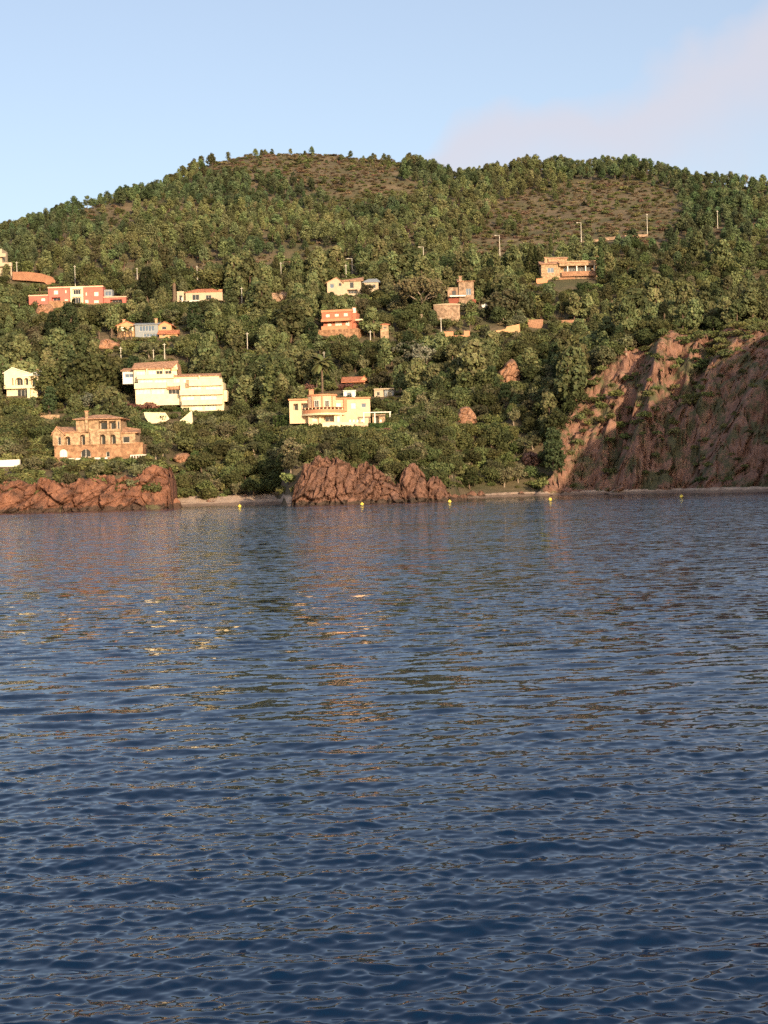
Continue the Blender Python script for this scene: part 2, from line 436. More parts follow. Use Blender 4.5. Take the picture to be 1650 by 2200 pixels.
# ------------------------------------------------------------------ the sea
def build_sea():
    fr = F * 768 / 1650.0
    pix = np.concatenate([np.arange(640, 150, -0.62), np.arange(150, 8.0, -0.9)])
    Y = CAMH * fr / pix
    Y = np.concatenate([Y[Y < 150], np.arange(151, 440, 2.0)])
    UM = 0.275
    U = np.linspace(-UM, UM, 720)
    YY, UU = np.meshgrid(Y, U, indexing='ij')
    XX = UU * YY
    dY = 0.82 * YY ** 2 / (CAMH * fr)
    Z = np.zeros_like(XX); DX = np.zeros_like(XX); DYd = np.zeros_like(XX)
    g = np.random.default_rng(3)
    n1_, n2_ = 70, 120      # long-crested wavelets, and short ripples running every way on top of them
    lam = np.concatenate([np.exp(np.linspace(math.log(0.45), math.log(3.2), n1_)), np.exp(np.linspace(math.log(0.085), math.log(0.5), n2_))]) * g.uniform(0.95, 1.05, n1_ + n2_)
    s1_ = np.exp(-0.5 * (np.log(lam[:n1_] / 0.75) / 0.55) ** 2); s2_ = np.exp(-0.5 * (np.log(lam[n1_:] / 0.19) / 0.55) ** 2)
    spec = np.concatenate([0.104 * s1_ / math.sqrt((s1_ ** 2).sum()), 0.18 * s2_ / math.sqrt((s2_ ** 2).sum())])
    thetas = np.concatenate([g.normal(0.10, 0.24, n1_), g.normal(0.12, 0.55, n2_)])
    gust = 1.0 + 0.35 * fbm(XX / 5, YY / 8, k=41, o=3)
    for L, sp_, th in zip(lam, spec, thetas):
        kx, ky = math.sin(th) * 2 * math.pi / L, -math.cos(th) * 2 * math.pi / L
        A = sp_ * math.sqrt(2.0) * L / (2 * math.pi)
        w = np.clip((L - 1.8 * dY) / (1.6 * dY), 0, 1)
        rows = int((w[:, 0] > 0).sum())
        if rows == 0: continue
        ph = kx * XX[:rows] + ky * YY[:rows] + g.uniform(0, 6.28)
        s = np.sin(ph); c = np.cos(ph)
        a = A * w[:rows] * gust[:rows]
        Z[:rows] += a * c
        DX[:rows] -= a * s * math.sin(th) * 0.55
        DYd[:rows] += a * s * math.cos(th) * 0.55
    edge = smooth(UM, UM - 0.012, np.abs(UU)) * smooth(Y[0], Y[0] + 0.6, YY)
    V = np.stack([XX + DX * edge, YY + DYd * edge, Z * edge], -1).reshape(-1, 3)
    faces = [grid_faces(len(Y), len(U))]
    nr, nc = len(Y), len(U)
    # calm outer sheet that carries the sea on round the boat and out to the horizon
    base = len(V)
    y0, y1 = Y[0], Y[-1]
    ext = np.array([[-6000, -6000, 0], [6000, -6000, 0], [6000, y0, 0], [-6000, y0, 0], [-6000, 6000, 0], [6000, 6000, 0], [-6000, y1, 0], [6000, y1, 0]], float)
    V = np.concatenate([V, ext])
    a, b2, c, d = 0, nc - 1, (nr - 1) * nc, nr * nc - 1
    f4 = np.array([[base, base + 1, base + 2, base + 3], [base + 3, a, c, base + 6], [b2, base + 2, base + 7, d], [base + 6, base + 7, base + 5, base + 4]])
    faces.append(f4)
    mid = np.concatenate([(1 - np.clip((0.45 - 1.8 * dY) / (1.6 * dY), 0, 1)).ravel(), np.ones(8)])
    calm = np.concatenate([smooth(255, 330, YY).ravel(), np.zeros(8)])
    col = np.stack([mid, calm, mid * 0], 1)
    mt, t, b = new_mat('sea_water')
    b.inputs['Base Color'].default_value = (0.001, 0.013, 0.042, 1)
    b.inputs['Roughness'].default_value = 0.03; b.inputs['IOR'].default_value = 1.333
    co = t.nodes.new('ShaderNodeTexCoord')
    at2 = t.nodes.new('ShaderNodeAttribute'); at2.attribute_name = 'Col'
    sp = t.nodes.new('ShaderNodeSeparateColor'); t.links.new(at2.outputs['Color'], sp.inputs['Color'])
    def nn(scale, detail, st, what='Color'):
        mpn = t.nodes.new('ShaderNodeMapping'); mpn.inputs['Scale'].default_value = st; mpn.inputs['Rotation'].default_value = (0, 0, 0.2)
        t.links.new(co.outputs['Object'], mpn.inputs['Vector'])
        n_ = t.nodes.new('ShaderNodeTexNoise'); n_.inputs['Scale'].default_value = scale; n_.inputs['Detail'].default_value = detail; n_.inputs['Roughness'].default_value = 0.55
        t.links.new(mpn.outputs['Vector'], n_.inputs['Vector'])
        return n_.outputs[what]
    def math_(op, a_, b_):
        q = t.nodes.new('ShaderNodeMath'); q.operation = op
        for i_, v in enumerate((a_, b_)):
            if isinstance(v, (int, float)): q.inputs[i_].default_value = v
            else: t.links.new(v, q.inputs[i_])
        return q.outputs[0]
    def vmath(op, a_, b_, sc=None):
        q = t.nodes.new('ShaderNodeVectorMath'); q.operation = op
        for i_, v in enumerate((a_, b_)):
            if v is None: continue
            if isinstance(v, tuple): q.inputs[i_].default_value = v
            else: t.links.new(v, q.inputs[i_])
        if sc is not None:
            if isinstance(sc, (int, float)): q.inputs['Scale'].default_value = sc
            else: t.links.new(sc, q.inputs['Scale'])
        return q.outputs[0]
    half = (0.5, 0.5, 0.5)
    fine = vmath('SUBTRACT', nn(11.0, 2, (0.6, 1, 1)), half)
    big = vmath('SUBTRACT', nn(3.0, 4, (0.5, 1, 1)), half)
    wide = vmath('SUBTRACT', nn(0.55, 3, (0.45, 1, 1)), half)
    gr = t.nodes.new('ShaderNodeMapRange'); gr.inputs['From Min'].default_value = 0.3; gr.inputs['From Max'].default_value = 0.7; gr.inputs['To Min'].default_value = 0.65; gr.inputs['To Max'].default_value = 1.35
    t.links.new(nn(0.05, 4, (0.3, 1, 1), 'Fac'), gr.inputs['Value'])
    midw = math_('MULTIPLY', sp.outputs[0], gr.outputs['Result'])
    calmw = math_('SUBTRACT', 1.0, math_('MULTIPLY', sp.outputs[1], 0.55))
    far = vmath('SCALE', vmath('ADD', vmath('ADD', vmath('SCALE', big, None, 1.15), (0.0, -0.055, 0.0)), vmath('SCALE', wide, None, 0.18)), None, math_('MULTIPLY', midw, calmw))
    slope_ = vmath('MULTIPLY', vmath('ADD', far, vmath('SCALE', fine, None, 0.2)), (0.75, 1.0, 0.0))
    ge = t.nodes.new('ShaderNodeNewGeometry')
    nrm = vmath('NORMALIZE', vmath('ADD', ge.outputs['Normal'], slope_), None)
    t.links.new(nrm, b.inputs['Normal'])
    me = mesh_np('sea', V, faces, col=col, smooth_=True, mat=mt)
    o = link('sea', me)
    tag(o, 'dark blue rippled sea in the foreground', 'sea', kind='structure')
build_sea()

# ------------------------------------------------------------------ hillside and cliff
def build_land():
    Y = np.concatenate([np.arange(120, 296, 6.0), np.arange(296, 410, 0.6), np.arange(410, 640, 2.2), np.arange(640, 1150, 4.0), np.arange(1150, 2300, 50.0)])
    A = np.concatenate([np.arange(-2600, -150, 60.0), np.arange(-150, 1165, 4.5), np.arange(1165, 1800, 3.0), np.arange(1800, 5200, 30.0)])
    YY, AA = np.meshgrid(Y, A, indexing='ij')
    XX = (AA - 825) / F * YY
    Z = hgt(XX, YY)
    gx = np.gradient(Z, axis=0) / np.gradient(YY, axis=0)
    rockm = smooth(1166, 1186, awarp(AA, YY)) * (1 - smooth(1750, 2000, AA)) * (1 - smooth(392, 412, YY + 3.5 * fbm(XX / 8, YY / 8, k=21))) * smooth(0.2, 0.7, Z)
    cr = crag(XX, YY * 0.6, Z, 5.0, 55, 1.6, 0.42) * 0.9 + crag(XX, YY * 0.6, Z, 2.3, 50, 2.2, 0.42) * 0.8 + crag(XX, YY, Z, 1.0, 60, 2.2, 0.42) * 0.28 + 0.2 * fbm(XX / 1.5, YY / 1.5, Z / 1.5, k=66)
    off = rockm * cr
    V = np.stack([XX, YY - off * 1.5, Z + off * 0.3], -1).reshape(-1, 3)
    fc = grid_faces(len(Y), len(A))
    rk = rockm.ravel()[fc].mean(1) > 0.5
    low = Z.ravel()[fc].max(1) > -2.5
    for name, sel, mat in (('hillside', ~rk & low, M_['ground']), ('cliff', rk & low, M_['cliff'])):
        f = fc[sel]
        u, inv = np.unique(f, return_inverse=True)
        me = mesh_np(name, V[u], inv.reshape(-1, 4), smooth_=(name == 'hillside'), mat=mat)
        o = link(name, me)
        tag(o, {'hillside': 'steep wooded hillside rising from the bay', 'cliff': 'red gullied sea cliff at the right'}[name], {'hillside': 'hill', 'cliff': 'cliff'}[name], kind='structure')
build_land()

def shore(A):
    d = np.arange(296, 420, 0.5)
    h = hgt((A - 825) / F * d, d)
    i = int(np.argmax(h > 0))
    return d[i]

def build_beach(a0, a1, width, label, zmax=9):
    A = np.arange(a0, a1, 3.0)
    ds = np.array([shore(a) for a in A])
    ds = np.convolve(np.pad(ds, 4, 'edge'), np.ones(9) / 9, 'valid')
    T = np.linspace(0, 1, 14)
    TT, AA = np.meshgrid(T, A, indexing='ij')
    wd = width * (0.9 + 0.35 * vnoise(AA / 50, TT * 0 + 0.5, k=71) + 0.25 * vnoise(AA / 9, TT * 0 + 0.5, k=73)) * smooth(a0, a0 + 25, AA) * (1 - smooth(a1 - 25, a1, AA)) + 1.0
    D = ds[None, :] - 2.0 + TT * (wd + 2.0)
    X = (AA - 825) / F * D
    Z = np.minimum(hgt(X, D), zmax) + 0.16 + 0.10 * fbm(X / 1.2, D / 1.2, k=72) - 0.6 * smooth(0.9, 1, TT)
    Z = Z + (0.25 * crag(X, D, Z, 1.3, 74) * smooth(.1, .5, TT)) * 0.5
    o = link('beach', mesh_np('beach', np.stack([X, D, Z], -1).reshape(-1, 3), grid_faces(len(T), len(A)), smooth_=True, mat=M_['sand']))
    tag(o, label, 'beach', kind='structure')
build_beach(358, 632, 12.5, 'small sandy cove beach between the headland and the rocks', 2.0)
build_beach(975, 1690, 5.0, 'narrow shingle strip at the foot of the cliff', 0.75)

# ------------------------------------------------------------------ rocks
def relief_rock(name, label, cat, top, d0, depth, mat, cell=2.2, amp=1.0, k=0, lean=0.5, step=0.16, group=None, bulge=0.55, back_drop=1.5):
    """a rock whose top edge follows a line of photo points: rounded in plan, going over the top and down behind"""
    tp = [at(px, py, d0 + depth * 0.3) for px, py in top]
    xs = np.array([p.x for p in tp]); zs = np.array([p.z for p in tp])
    n = max(12, int((xs[-1] - xs[0]) / step)); S = np.linspace(0, 1, n)
    X = xs[0] + S * (xs[-1] - xs[0])
    ZT = np.interp(X, xs, zs)
    ZT = ZT + np.minimum(1, S * 8) * np.minimum(1, (1 - S) * 8) * amp * (0.4 * vnoise(X / 1.9, X * 0, k=k + 77) + 0.2 * vnoise(X / 0.6, X * 0, k=k + 78))
    nv = max(14, int(zs.max() / step)); nb = 12
    Tt = np.concatenate([np.linspace(0, 1, nv), 1 + np.linspace(0, 1, nb + 1)[1:]])
    TT, SS = np.meshgrid(Tt, S, indexing='ij')
    ZZ = np.where(TT <= 1, -0.8 + (ZT[None, :] + 0.8) * np.minimum(TT, 1), ZT[None, :] - back_drop * (TT - 1) ** 2)
    rnd = 1 - np.sqrt(np.clip(1 - (2 * SS - 1) ** 2, 0, 1))
    YY = d0 + bulge * depth * rnd * 0.7 + np.where(TT <= 1, 0.30 * depth * TT ** 1.6, depth * (0.30 + 0.7 * (TT - 1)))
    XX = np.broadcast_to(X[None, :], TT.shape).copy()
    rz = 1 - np.abs(fbm(XX / 0.7, YY / 0.7, ZZ / 0.7, k=k + 3)) * 2
    r = amp * (1.1 * crag(XX, YY * 0.6, ZZ, cell * 2.1, k + 2, 1.5, lean) + 0.75 * crag(XX, YY * 0.8, ZZ, cell * .9, k, 2.6, lean) + 0.33 * crag(XX, YY, ZZ, cell * 0.36, k + 7, 2.6, lean) + 0.12 * crag(XX, YY, ZZ, cell * 0.16, k + 9, 2, lean) + 0.16 * rz + 0.5 * fbm(XX / 5, YY / 5, ZZ / 5, k=k))
    fade = smooth(2.0, 1.7, TT)
    YY = YY - r * fade
    ZZ = ZZ + 0.45 * r * smooth(0.7, 1.0, TT) * fade
    XX = XX + 0.25 * amp * vnoise(YY / 1.3, ZZ / 1.3, XX / 3, k=k + 5)
    me = mesh_np(name, np.stack([XX, YY, ZZ], -1).reshape(-1, 3), grid_faces(len(Tt), n), mat=mat)
    o = link(name, me)
    tag(o, label, cat, group)
    return o

relief_rock('rocky_headland', 'long jagged red rock headland in the water below the stone villa', 'rock',
            [(-130, 1042), (-60, 1038), (0, 1042), (30, 1036), (70, 1034), (105, 1030), (140, 1040), (165, 1026), (200, 1018), (235, 1024), (262, 1027), (296, 1020), (312, 1006), (325, 1000), (345, 1000), (356, 1003), (361, 1030), (364, 1090)],
            310.5, 14, M_['rock'], 2.6, 1.15, 100, 0.75, bulge=0.35)
relief_rock('sea_rock', 'broad rounded red sea rock, leftmost and largest of the four below the yellow villa', 'rock',
            [(622, 1085), (631, 1058), (641, 1028), (654, 998), (672, 984), (700, 980), (725, 985), (750, 998), (770, 1014), (784, 1085)], 305, 9, M_['rock_dull'], 1.9, 1.1, 200, 0.45, group='red sea rocks below the yellow villa')
relief_rock('sea_rock', 'sloping red sea rock just right of the largest one', 'rock',
            [(748, 1085), (757, 1020), (770, 1001), (790, 995), (814, 1003), (836, 1022), (856, 1044), (876, 1082)], 306, 8, M_['rock_dull'], 1.8, 1.1, 230, 0.45, group='red sea rocks below the yellow villa')
relief_rock('sea_rock', 'narrow upright red sea rock, third of the four in the row', 'rock',
            [(853, 1080), (861, 1030), (872, 1004), (888, 997), (902, 1002), (913, 1020), (924, 1080)], 308, 6, M_['rock_dull'], 1.5, 0.9, 260, 0.2, group='red sea rocks below the yellow villa')
relief_rock('sea_rock', 'small pointed red sea rock, rightmost of the four in the row', 'rock',
            [(900, 1080), (914, 1038), (931, 1021), (945, 1030), (960, 1050), (976, 1078)], 309, 6, M_['rock_dull'], 1.4, 0.9, 290, 0.2, group='red sea rocks below the yellow villa')
for i, (px, py, w, h, lab) in enumerate([(978, 1076, 16, 16, 'low red boulder beside the smallest sea rock'), (995, 1073, 12, 13, 'small red boulder at the end of the shingle strip'), (861, 1081, 13, 17, 'dark red boulder in the gap between two sea rocks'),
                                         (370, 1086, 20, 22, 'low rock buttress at the right end of the headland'), (1014, 1068, 14, 15, 'pale boulder on the shingle below the green slope'), (1034, 1067, 10, 12, 'little boulder right of the pale one on the shingle')]):
    dd = {3: 322}.get(i, 312 if i != 4 and i != 5 else 352)
    relief_rock('boulder', lab, 'rock', [(px - w, py + 3), (px - w * .7, py - h * .6), (px - w * .2, py - h), (px + w * .3, py - h * .9), (px + w * .8, py - h * .45), (px + w, py + 3)], dd, 2.6, M_['rock'] if i == 3 else M_['rock_dull'], 1.0, 0.35, 320 + i * 11, 0.2, step=0.16, group='boulders at the water line')

for i, (px, py, w, h, lab) in enumerate([(448, 1079, 7, 6, 'small dark stone on the left half of the cove beach'), (462, 1082, 9, 5, 'flat stone at the water edge of the cove beach'), (528, 1070, 6, 9, 'reddish stone standing at the back of the cove beach'), (415, 1083, 6, 5, 'small stone near the headland end of the cove beach'),
                                         (1205, 1058, 9, 7, 'small boulder below the left edge of the cliff'), (1330, 1057, 8, 5, 'flat pale boulder at the cliff foot'), (1520, 1056, 10, 7, 'boulder at the cliff foot near the right edge'), (1120, 1062, 8, 6, 'dark stone on the middle of the shingle strip')]):
    sd = shore(825 + (px - 825)) + (2.5 if px < 700 else 1.0) + (4 if py < 1075 and px < 700 else 0)
    relief_rock('boulder', lab, 'rock', [(px - w, py + 3), (px - w * .6, py - h * .7), (px, py - h), (px + w * .6, py - h * .6), (px + w, py + 3)], sd, 1.6, M_['rock_dull'], 0.8, 0.22, 500 + i * 9, 0.3, step=0.14, group='boulders at the water line')

def rock_patch(name, label, poly, mat, k=0, out=1.3, n=44):
    """bare rock face standing out of the slope"""
    P = np.array(poly, float); c = P.mean(0)
    ang = np.linspace(0, 2 * math.pi, 2 * n, endpoint=False)
    pa = np.arctan2(P[:, 1] - c[1], P[:, 0] - c[0]); pr = np.hypot(P[:, 1] - c[1], P[:, 0] - c[0])
    o = np.argsort(pa); pa, pr = pa[o], pr[o]
    rad = np.interp(ang, np.concatenate([pa - 2 * math.pi, pa, pa + 2 * math.pi]), np.tile(pr, 3))
    rad = rad * (1 + 0.05 * np.sin(ang * 3 + k) + 0.03 * np.sin(ang * 8 + k))
    g0 = ground_hit(c[0], c[1] + pr.mean() * 0.5)
    pts = []
    rr = np.linspace(0, 1, n // 2)
    for r in rr:
        for a, R_ in zip(ang, rad):
            q = at(c[0] + r * R_ * math.cos(a), c[1] + r * R_ * math.sin(a), g0.y)
            pts.append((q.x, q.y, q.z, r))
    pts = np.array(pts)
    # lean the face back with the slope
    y = pts[:, 1] + (pts[:, 2] - g0.z) * 0.55 - out * (1 - pts[:, 3] ** 3) + 3.2 * smooth(0.85, 1, pts[:, 3])
    r = (0.9 * crag(pts[:, 0], y * 0.5, pts[:, 2], 2.0, k, 1.6) + 0.45 * crag(pts[:, 0], y, pts[:, 2], 0.8, k + 3)) * (1 - smooth(.75, 1, pts[:, 3]))
    y = y - r
    m_ = len(ang); i = np.arange(m_); fs = []
    for q in range(len(rr) - 1):
        fs.append(np.stack([q * m_ + i, q * m_ + (i + 1) % m_, (q + 1) * m_ + (i + 1) % m_, (q + 1) * m_ + i], 1))
    o = link(name, mesh_np(name, np.stack([pts[:, 0], y, pts[:, 2]], 1), np.concatenate(fs), mat=mat))
    tag(o, label, 'rock', 'bare rock faces on the slope')
    PROT.append((c[0] - pr.mean() * .65, c[1] - pr.mean() * .8, c[0] + pr.mean() * .65, c[1] + pr.mean() * .5, g0.y + 3))
    return o

PROT = []        # (px0, py0, px1, py1, depth): things that trees in front must not hide
FOOT = []        # building footprints (x0, y0, x1, y1)
rock_patch('rock_face', 'pointed bare orange rock face among trees, left of the cliff', [(1072, 812), (1085, 785), (1103, 768), (1117, 790), (1119, 815), (1106, 834), (1080, 836)], M_['bare'], 401, 1.8)
rock_patch('rock_face', 'bare tan rock face below the pointed orange one', [(980, 895), (998, 872), (1022, 885), (1028, 903), (1012, 922), (986, 915)], M_['bare'], 402, 1.8)
rock_patch('rock_face', 'low red rock face just left of the cliff foot', [(1118, 985), (1135, 972), (1158, 972), (1164, 992), (1150, 1006), (1126, 1000)], M_['rock_dull'], 403, 2.0)
rock_patch('rock_face', 'small ochre rock face in the shrubs behind the cove', [(368, 985), (385, 974), (405, 978), (402, 992), (380, 994)], M_['bare'], 404, 1.6, 20)
rock_patch('rock_face', 'pale earthy bank below the palms of the orange house', [(204, 746), (210, 734), (240, 732), (252, 738), (248, 748), (225, 752)], M_['bare'], 405, 1.6, 20)
rock_patch('rock_face', 'pinkish earth bank left under the pink house', [(74, 672), (84, 652), (106, 654), (107, 672), (92, 684)], M_['bare'], 406, 1.6, 20)
rock_patch('rock_face', 'broken tan rocks right of the beige house with red roof', [(572, 640), (582, 626), (598, 632), (618, 628), (632, 638), (612, 646), (590, 650)], M_['wall_stone'], 407, 1.2, 20)

# ------------------------------------------------------------------ buildings
def box_np(x0, x1, y0, y1, z0, z1):
    v = [(x0, y0, z0), (x1, y0, z0), (x1, y1, z0), (x0, y1, z0), (x0, y0, z1), (x1, y0, z1), (x1, y1, z1), (x0, y1, z1)]
    f = [(0, 3, 2, 1), (4, 5, 6, 7), (0, 1, 5, 4), (1, 2, 6, 5), (2, 3, 7, 6), (3, 0, 4, 7)]
    return v, f

def pymesh(name, v, f, mat):
    me = bpy.data.meshes.new(name); me.from_pydata(v, [], f); me.update(); me.materials.append(mat)
    return me

class Bld:
    def __init__(self, name, label, cat, px, py, yaw=0.0, group=None, d=None):
        g = ground_hit(px, py) if d is None else at(px, py, d)
        self.O = g; self.s = g.y / F; self.px, self.py = px, py
        self.root = link(name, None, None, g, R(yaw)); self.root.empty_display_size = 1
        tag(self.root, label, cat, group)
        self.yaw = R(yaw)
    def L(self, px, py):
        dx, dy = px - self.px, py - self.py
        a = dx * math.cos(ROLL) - dy * math.sin(ROLL); b_ = dx * math.sin(ROLL) + dy * math.cos(ROLL)
        return a * self.s, -b_ * self.s
    def rect(self, r):
        cx, cz = self.L((r[0] + r[2]) / 2, (r[1] + r[3]) / 2)
        w, h = abs(r[2] - r[0]) * self.s / 2, abs(r[3] - r[1]) * self.s / 2
        return cx - w, cx + w, cz - h, cz + h
    def prot(self, r, y=0):
        PROT.append((r[0], r[1], r[2], r[3], self.O.y + y))
    def foot(self, x0, x1, y0, y1):
        c, s_ = math.cos(self.yaw), math.sin(self.yaw)
        xs = [self.O.x + x * c - y * s_ for x in (x0, x1) for y in (y0, y1)]; ys = [self.O.y + x * s_ + y * c for x in (x0, x1) for y in (y0, y1)]
        FOOT.append((min(xs) - 1, min(ys) - 1.5, max(xs) + 1, max(ys) + 1))
    def box(self, name, r, y0, y1, mat, parent=None, down=0, label=None):
        x0, x1, z0, z1 = self.rect(r)
        v, f = box_np(x0, x1, y0, y1, z0 - down, z1)
        o = link(name, pymesh(name, v, f, M_[mat]), parent or self.root)
        if label: o['label'] = label
        return o
    def wall(self, r, y=0.0, depth=8.0, mat='cream', ops=(), down=0.0, name='wall', fr='frame', prot=True):
        x0, x1, z0, z1 = self.rect(r); z0 -= down
        O = []
        for o in ops:
            a, b_, c, d_ = self.rect(o[:4]); O.append((max(a, x0 + .05), min(b_, x1 - .05), max(c, z0 + .02), min(d_, z1 - .05), o[4]))
        xs = sorted({x0, x1, *[o[0] for o in O], *[o[1] for o in O]}); zs = sorted({z0, z1, *[o[2] for o in O], *[o[3] for o in O]})
        v, f = [], []
        def q(*p):
            n = len(v); v.extend(p); f.append(tuple(range(n, n + len(p))))
        for i in range(len(xs) - 1):
            for j in range(len(zs) - 1):
                mx_, mz_ = (xs[i] + xs[i + 1]) / 2, (zs[j] + zs[j + 1]) / 2
                if any(o[0] < mx_ < o[1] and o[2] < mz_ < o[3] for o in O): continue
                q((xs[i], y, zs[j]), (xs[i + 1], y, zs[j]), (xs[i + 1], y, zs[j + 1]), (xs[i], y, zs[j + 1]))
        y1 = y + depth
        q((x1, y, z0), (x1, y1, z0), (x1, y1, z1), (x1, y, z1)); q((x0, y1, z0), (x0, y, z0), (x0, y, z1), (x0, y1, z1))
        q((x1, y1, z0), (x0, y1, z0), (x0, y1, z1), (x1, y1, z1)); q((x0, y, z1), (x1, y, z1), (x1, y1, z1), (x0, y1, z1))
        for a, b_, c, d_, ty in O:
            dp = min(1.7, depth * .6) if 'o' in ty else 0.28
            arch = 'a' in ty
            zt = d_
            if arch:
                rr = (b_ - a) / 2; zt = d_ - rr * 0.9; m_ = (a + b_) / 2
                pts = [(m_ - rr * math.cos(t_), zt + rr * 0.9 * math.sin(t_)) for t_ in np.linspace(0, math.pi, 11)]
                for i in range(10):
                    (xa, za), (xb, zb) = pts[i], pts[i + 1]
                    q((xa, y, za), (xb, y, zb), (xb, y, d_), (xa, y, d_))
                    q((xa, y, za), (xa, y + dp, za), (xb, y + dp, zb), (xb, y, zb))
            else:
                q((a, y, d_), (a, y + dp, d_), (b_, y + dp, d_), (b_, y, d_))
            q((a, y, c), (b_, y, c), (b_, y + dp, c), (a, y + dp, c))
            q((a, y, c), (a, y + dp, c), (a, y + dp, zt), (a, y, zt)); q((b_, y + dp, c), (b_, y, c), (b_, y, zt), (b_, y + dp, zt))
            if 'o' in ty:
                q((a, y + dp, c), (b_, y + dp, c), (b_, y + dp, d_), (a, y + dp, d_))
        w = link(name, pymesh(name, v, f, M_[mat]), self.root)
        for a, b_, c, d_, ty in O:
            deep = 'o' in ty
            dp = (min(1.7, depth * .6) - 0.06) if deep else 0.22
            if deep:      # the room behind a loggia: a wide glazed door in its back wall
                m_ = (b_ - a) * 0.1; a, b_, d_ = a + m_, b_ - m_, d_ - 0.1 * (d_ - c)
            t_ = 0.09
            vv, ff = [], []
            bars = [(a, a + t_, c, d_), (b_ - t_, b_, c, d_), (a + t_, b_ - t_, c, c + t_), (a + t_, b_ - t_, d_ - t_, d_)]
            nmul = max(1, int(round((b_ - a) / 1.1))) - 1
            for i in range(nmul):
                xm = a + (b_ - a) * (i + 1) / (nmul + 1); bars.append((xm - t_ / 2, xm + t_ / 2, c + t_, d_ - t_))
            for bb in bars:
                v1, f1 = box_np(bb[0], bb[1], y + dp - 0.08, y + dp - 0.005, bb[2], bb[3]); n = len(vv); vv += v1; ff += [tuple(n + i for i in g_) for g_ in f1]
            nm = 'door' if 'd' in ty else 'window'
            fo = link(nm, pymesh('window_frame', vv, ff, M_[fr]), self.root)
            pm = M_['cream2'] if 's' in ty else (M_['blueglass'] if 'b' in ty else M_['glass'])
            v1, f1 = box_np(a + t_ * .5, b_ - t_ * .5, y + dp - 0.045, y + dp - 0.012, c + t_ * .5, d_ - t_ * .5)
            link('shutter' if 's' in ty else 'pane', pymesh('pane', v1, f1, pm), fo)
        if prot: self.prot((r[0], r[1], r[2], r[3] - 2), y)
        self.foot(x0, x1, y, y1)
        return w
    def solid(self, name, v, f, mat, parent=None):
        return link(name, pymesh(name, v, f, M_[mat]), parent or self.root)
    def hip(self, r, y0, y1, inset=(0.3, 0.3), mat='tile', over=0.35, name='roof'):
        """r: px0, py_ridge, px1, py_eave; ridge inset as share of the width"""
        x0, x1, z0, z1 = self.rect(r); x0 -= over; x1 += over; y0 -= over; y1 += over; ym = (y0 + y1) / 2; w = x1 - x0; th = 0.14
        v = [(x0, y0, z0), (x1, y0, z0), (x1, y1, z0), (x0, y1, z0), (x0, y0, z0 + th), (x1, y0, z0 + th), (x1, y1, z0 + th), (x0, y1, z0 + th), (x0 + inset[0] * w, ym, z1), (x1 - inset[1] * w, ym, z1)]
        f = [(0, 3, 2, 1), (0, 1, 5, 4), (1, 2, 6, 5), (2, 3, 7, 6), (3, 0, 4, 7), (4, 5, 9, 8), (5, 6, 9), (6, 7, 8, 9), (7, 4, 8)]
        PROT.append((r[0], r[1], r[2], r[3], self.O.y + y0))
        return self.solid(name, v, f, mat)
    def gable(self, r, apex, y0, y1, mat='tile', over=0.3, name='roof', wall=None):
        """gable end to the front; apex: px of the ridge"""
        x0, x1, z0, z1 = self.rect(r); xa = self.L(apex, r[3])[0]; th = 0.22
        if wall:
            v = [(x0, y0 + .01, z0), (x1, y0 + .01, z0), (xa, y0 + .01, z1 - th), (x0, y1, z0), (x1, y1, z0), (xa, y1, z1 - th)]
            self.solid('gable_wall', v, [(0, 1, 2), (5, 4, 3), (0, 3, 4, 1)], wall)
        sl = (z1 - z0)
        def sl_z(x): return z1 - abs(x - xa) / max(abs((x0 if x < xa else x1) - xa), .01) * sl
        xl, xr = x0 - over, x1 + over
        zl, zr = z0 - over * sl / max(xa - x0, .01), z0 - over * sl / max(x1 - xa, .01)
        ya, yb = y0 - over, y1 + over
        v = []
        for yy in (ya, yb):
            v += [(xl, yy, zl - th), (xa, yy, z1 - th), (xr, yy, zr - th), (xr, yy, zr), (xa, yy, z1), (xl, yy, zl)]
        f = [(0, 1, 4, 5), (1, 2, 3, 4), (11, 10, 7, 6), (10, 9, 8, 7)]
        for i in range(6):
            j = (i + 1) % 6; f.append((j, i, i + 6, j + 6))
        PROT.append((r[0], r[1], r[2], r[3], self.O.y + y0))
        return self.solid(name, v, f, mat)
    def mono(self, r, y0, y1, mat='tile', over=0.3, name='roof', zl=None):
        """single pitch rising to the back; r: py_back top, py_front bottom; optional skew: extra height left/right in px"""
        x0, x1, z0, z1 = self.rect(r); x0 -= over; x1 += over; y0 -= over; th = 0.2
        el, er = (zl[0] * self.s, zl[1] * self.s) if zl else (0, 0)
        v = [(x0, y0, z0 - th), (x1, y0, z0 - th), (x1, y1, z0 - th), (x0, y1, z0 - th), (x0, y0, z0), (x1, y0, z0), (x1, y1, z1 + er), (x0, y1, z1 + el)]
        f = [(0, 3, 2, 1), (0, 1, 5, 4), (1, 2, 6, 5), (2, 3, 7, 6), (3, 0, 4, 7), (4, 5, 6, 7)]
        PROT.append((r[0], r[1], r[2], r[3], self.O.y + y0))
        return self.solid(name, v, f, mat)
    def chimney(self, r, y, mat, dp=0.9, cap='tile'):
        o = self.box('chimney', r, y, y + dp, mat, down=0.6)
        x0, x1, z0, z1 = self.rect(r)
        v, f = box_np(x0 - .15, x1 + .15, y - .15, y + dp + .15, z1 + .005, z1 + .2)
        self.solid('chimney_cap', v, f, cap, o)
        return o
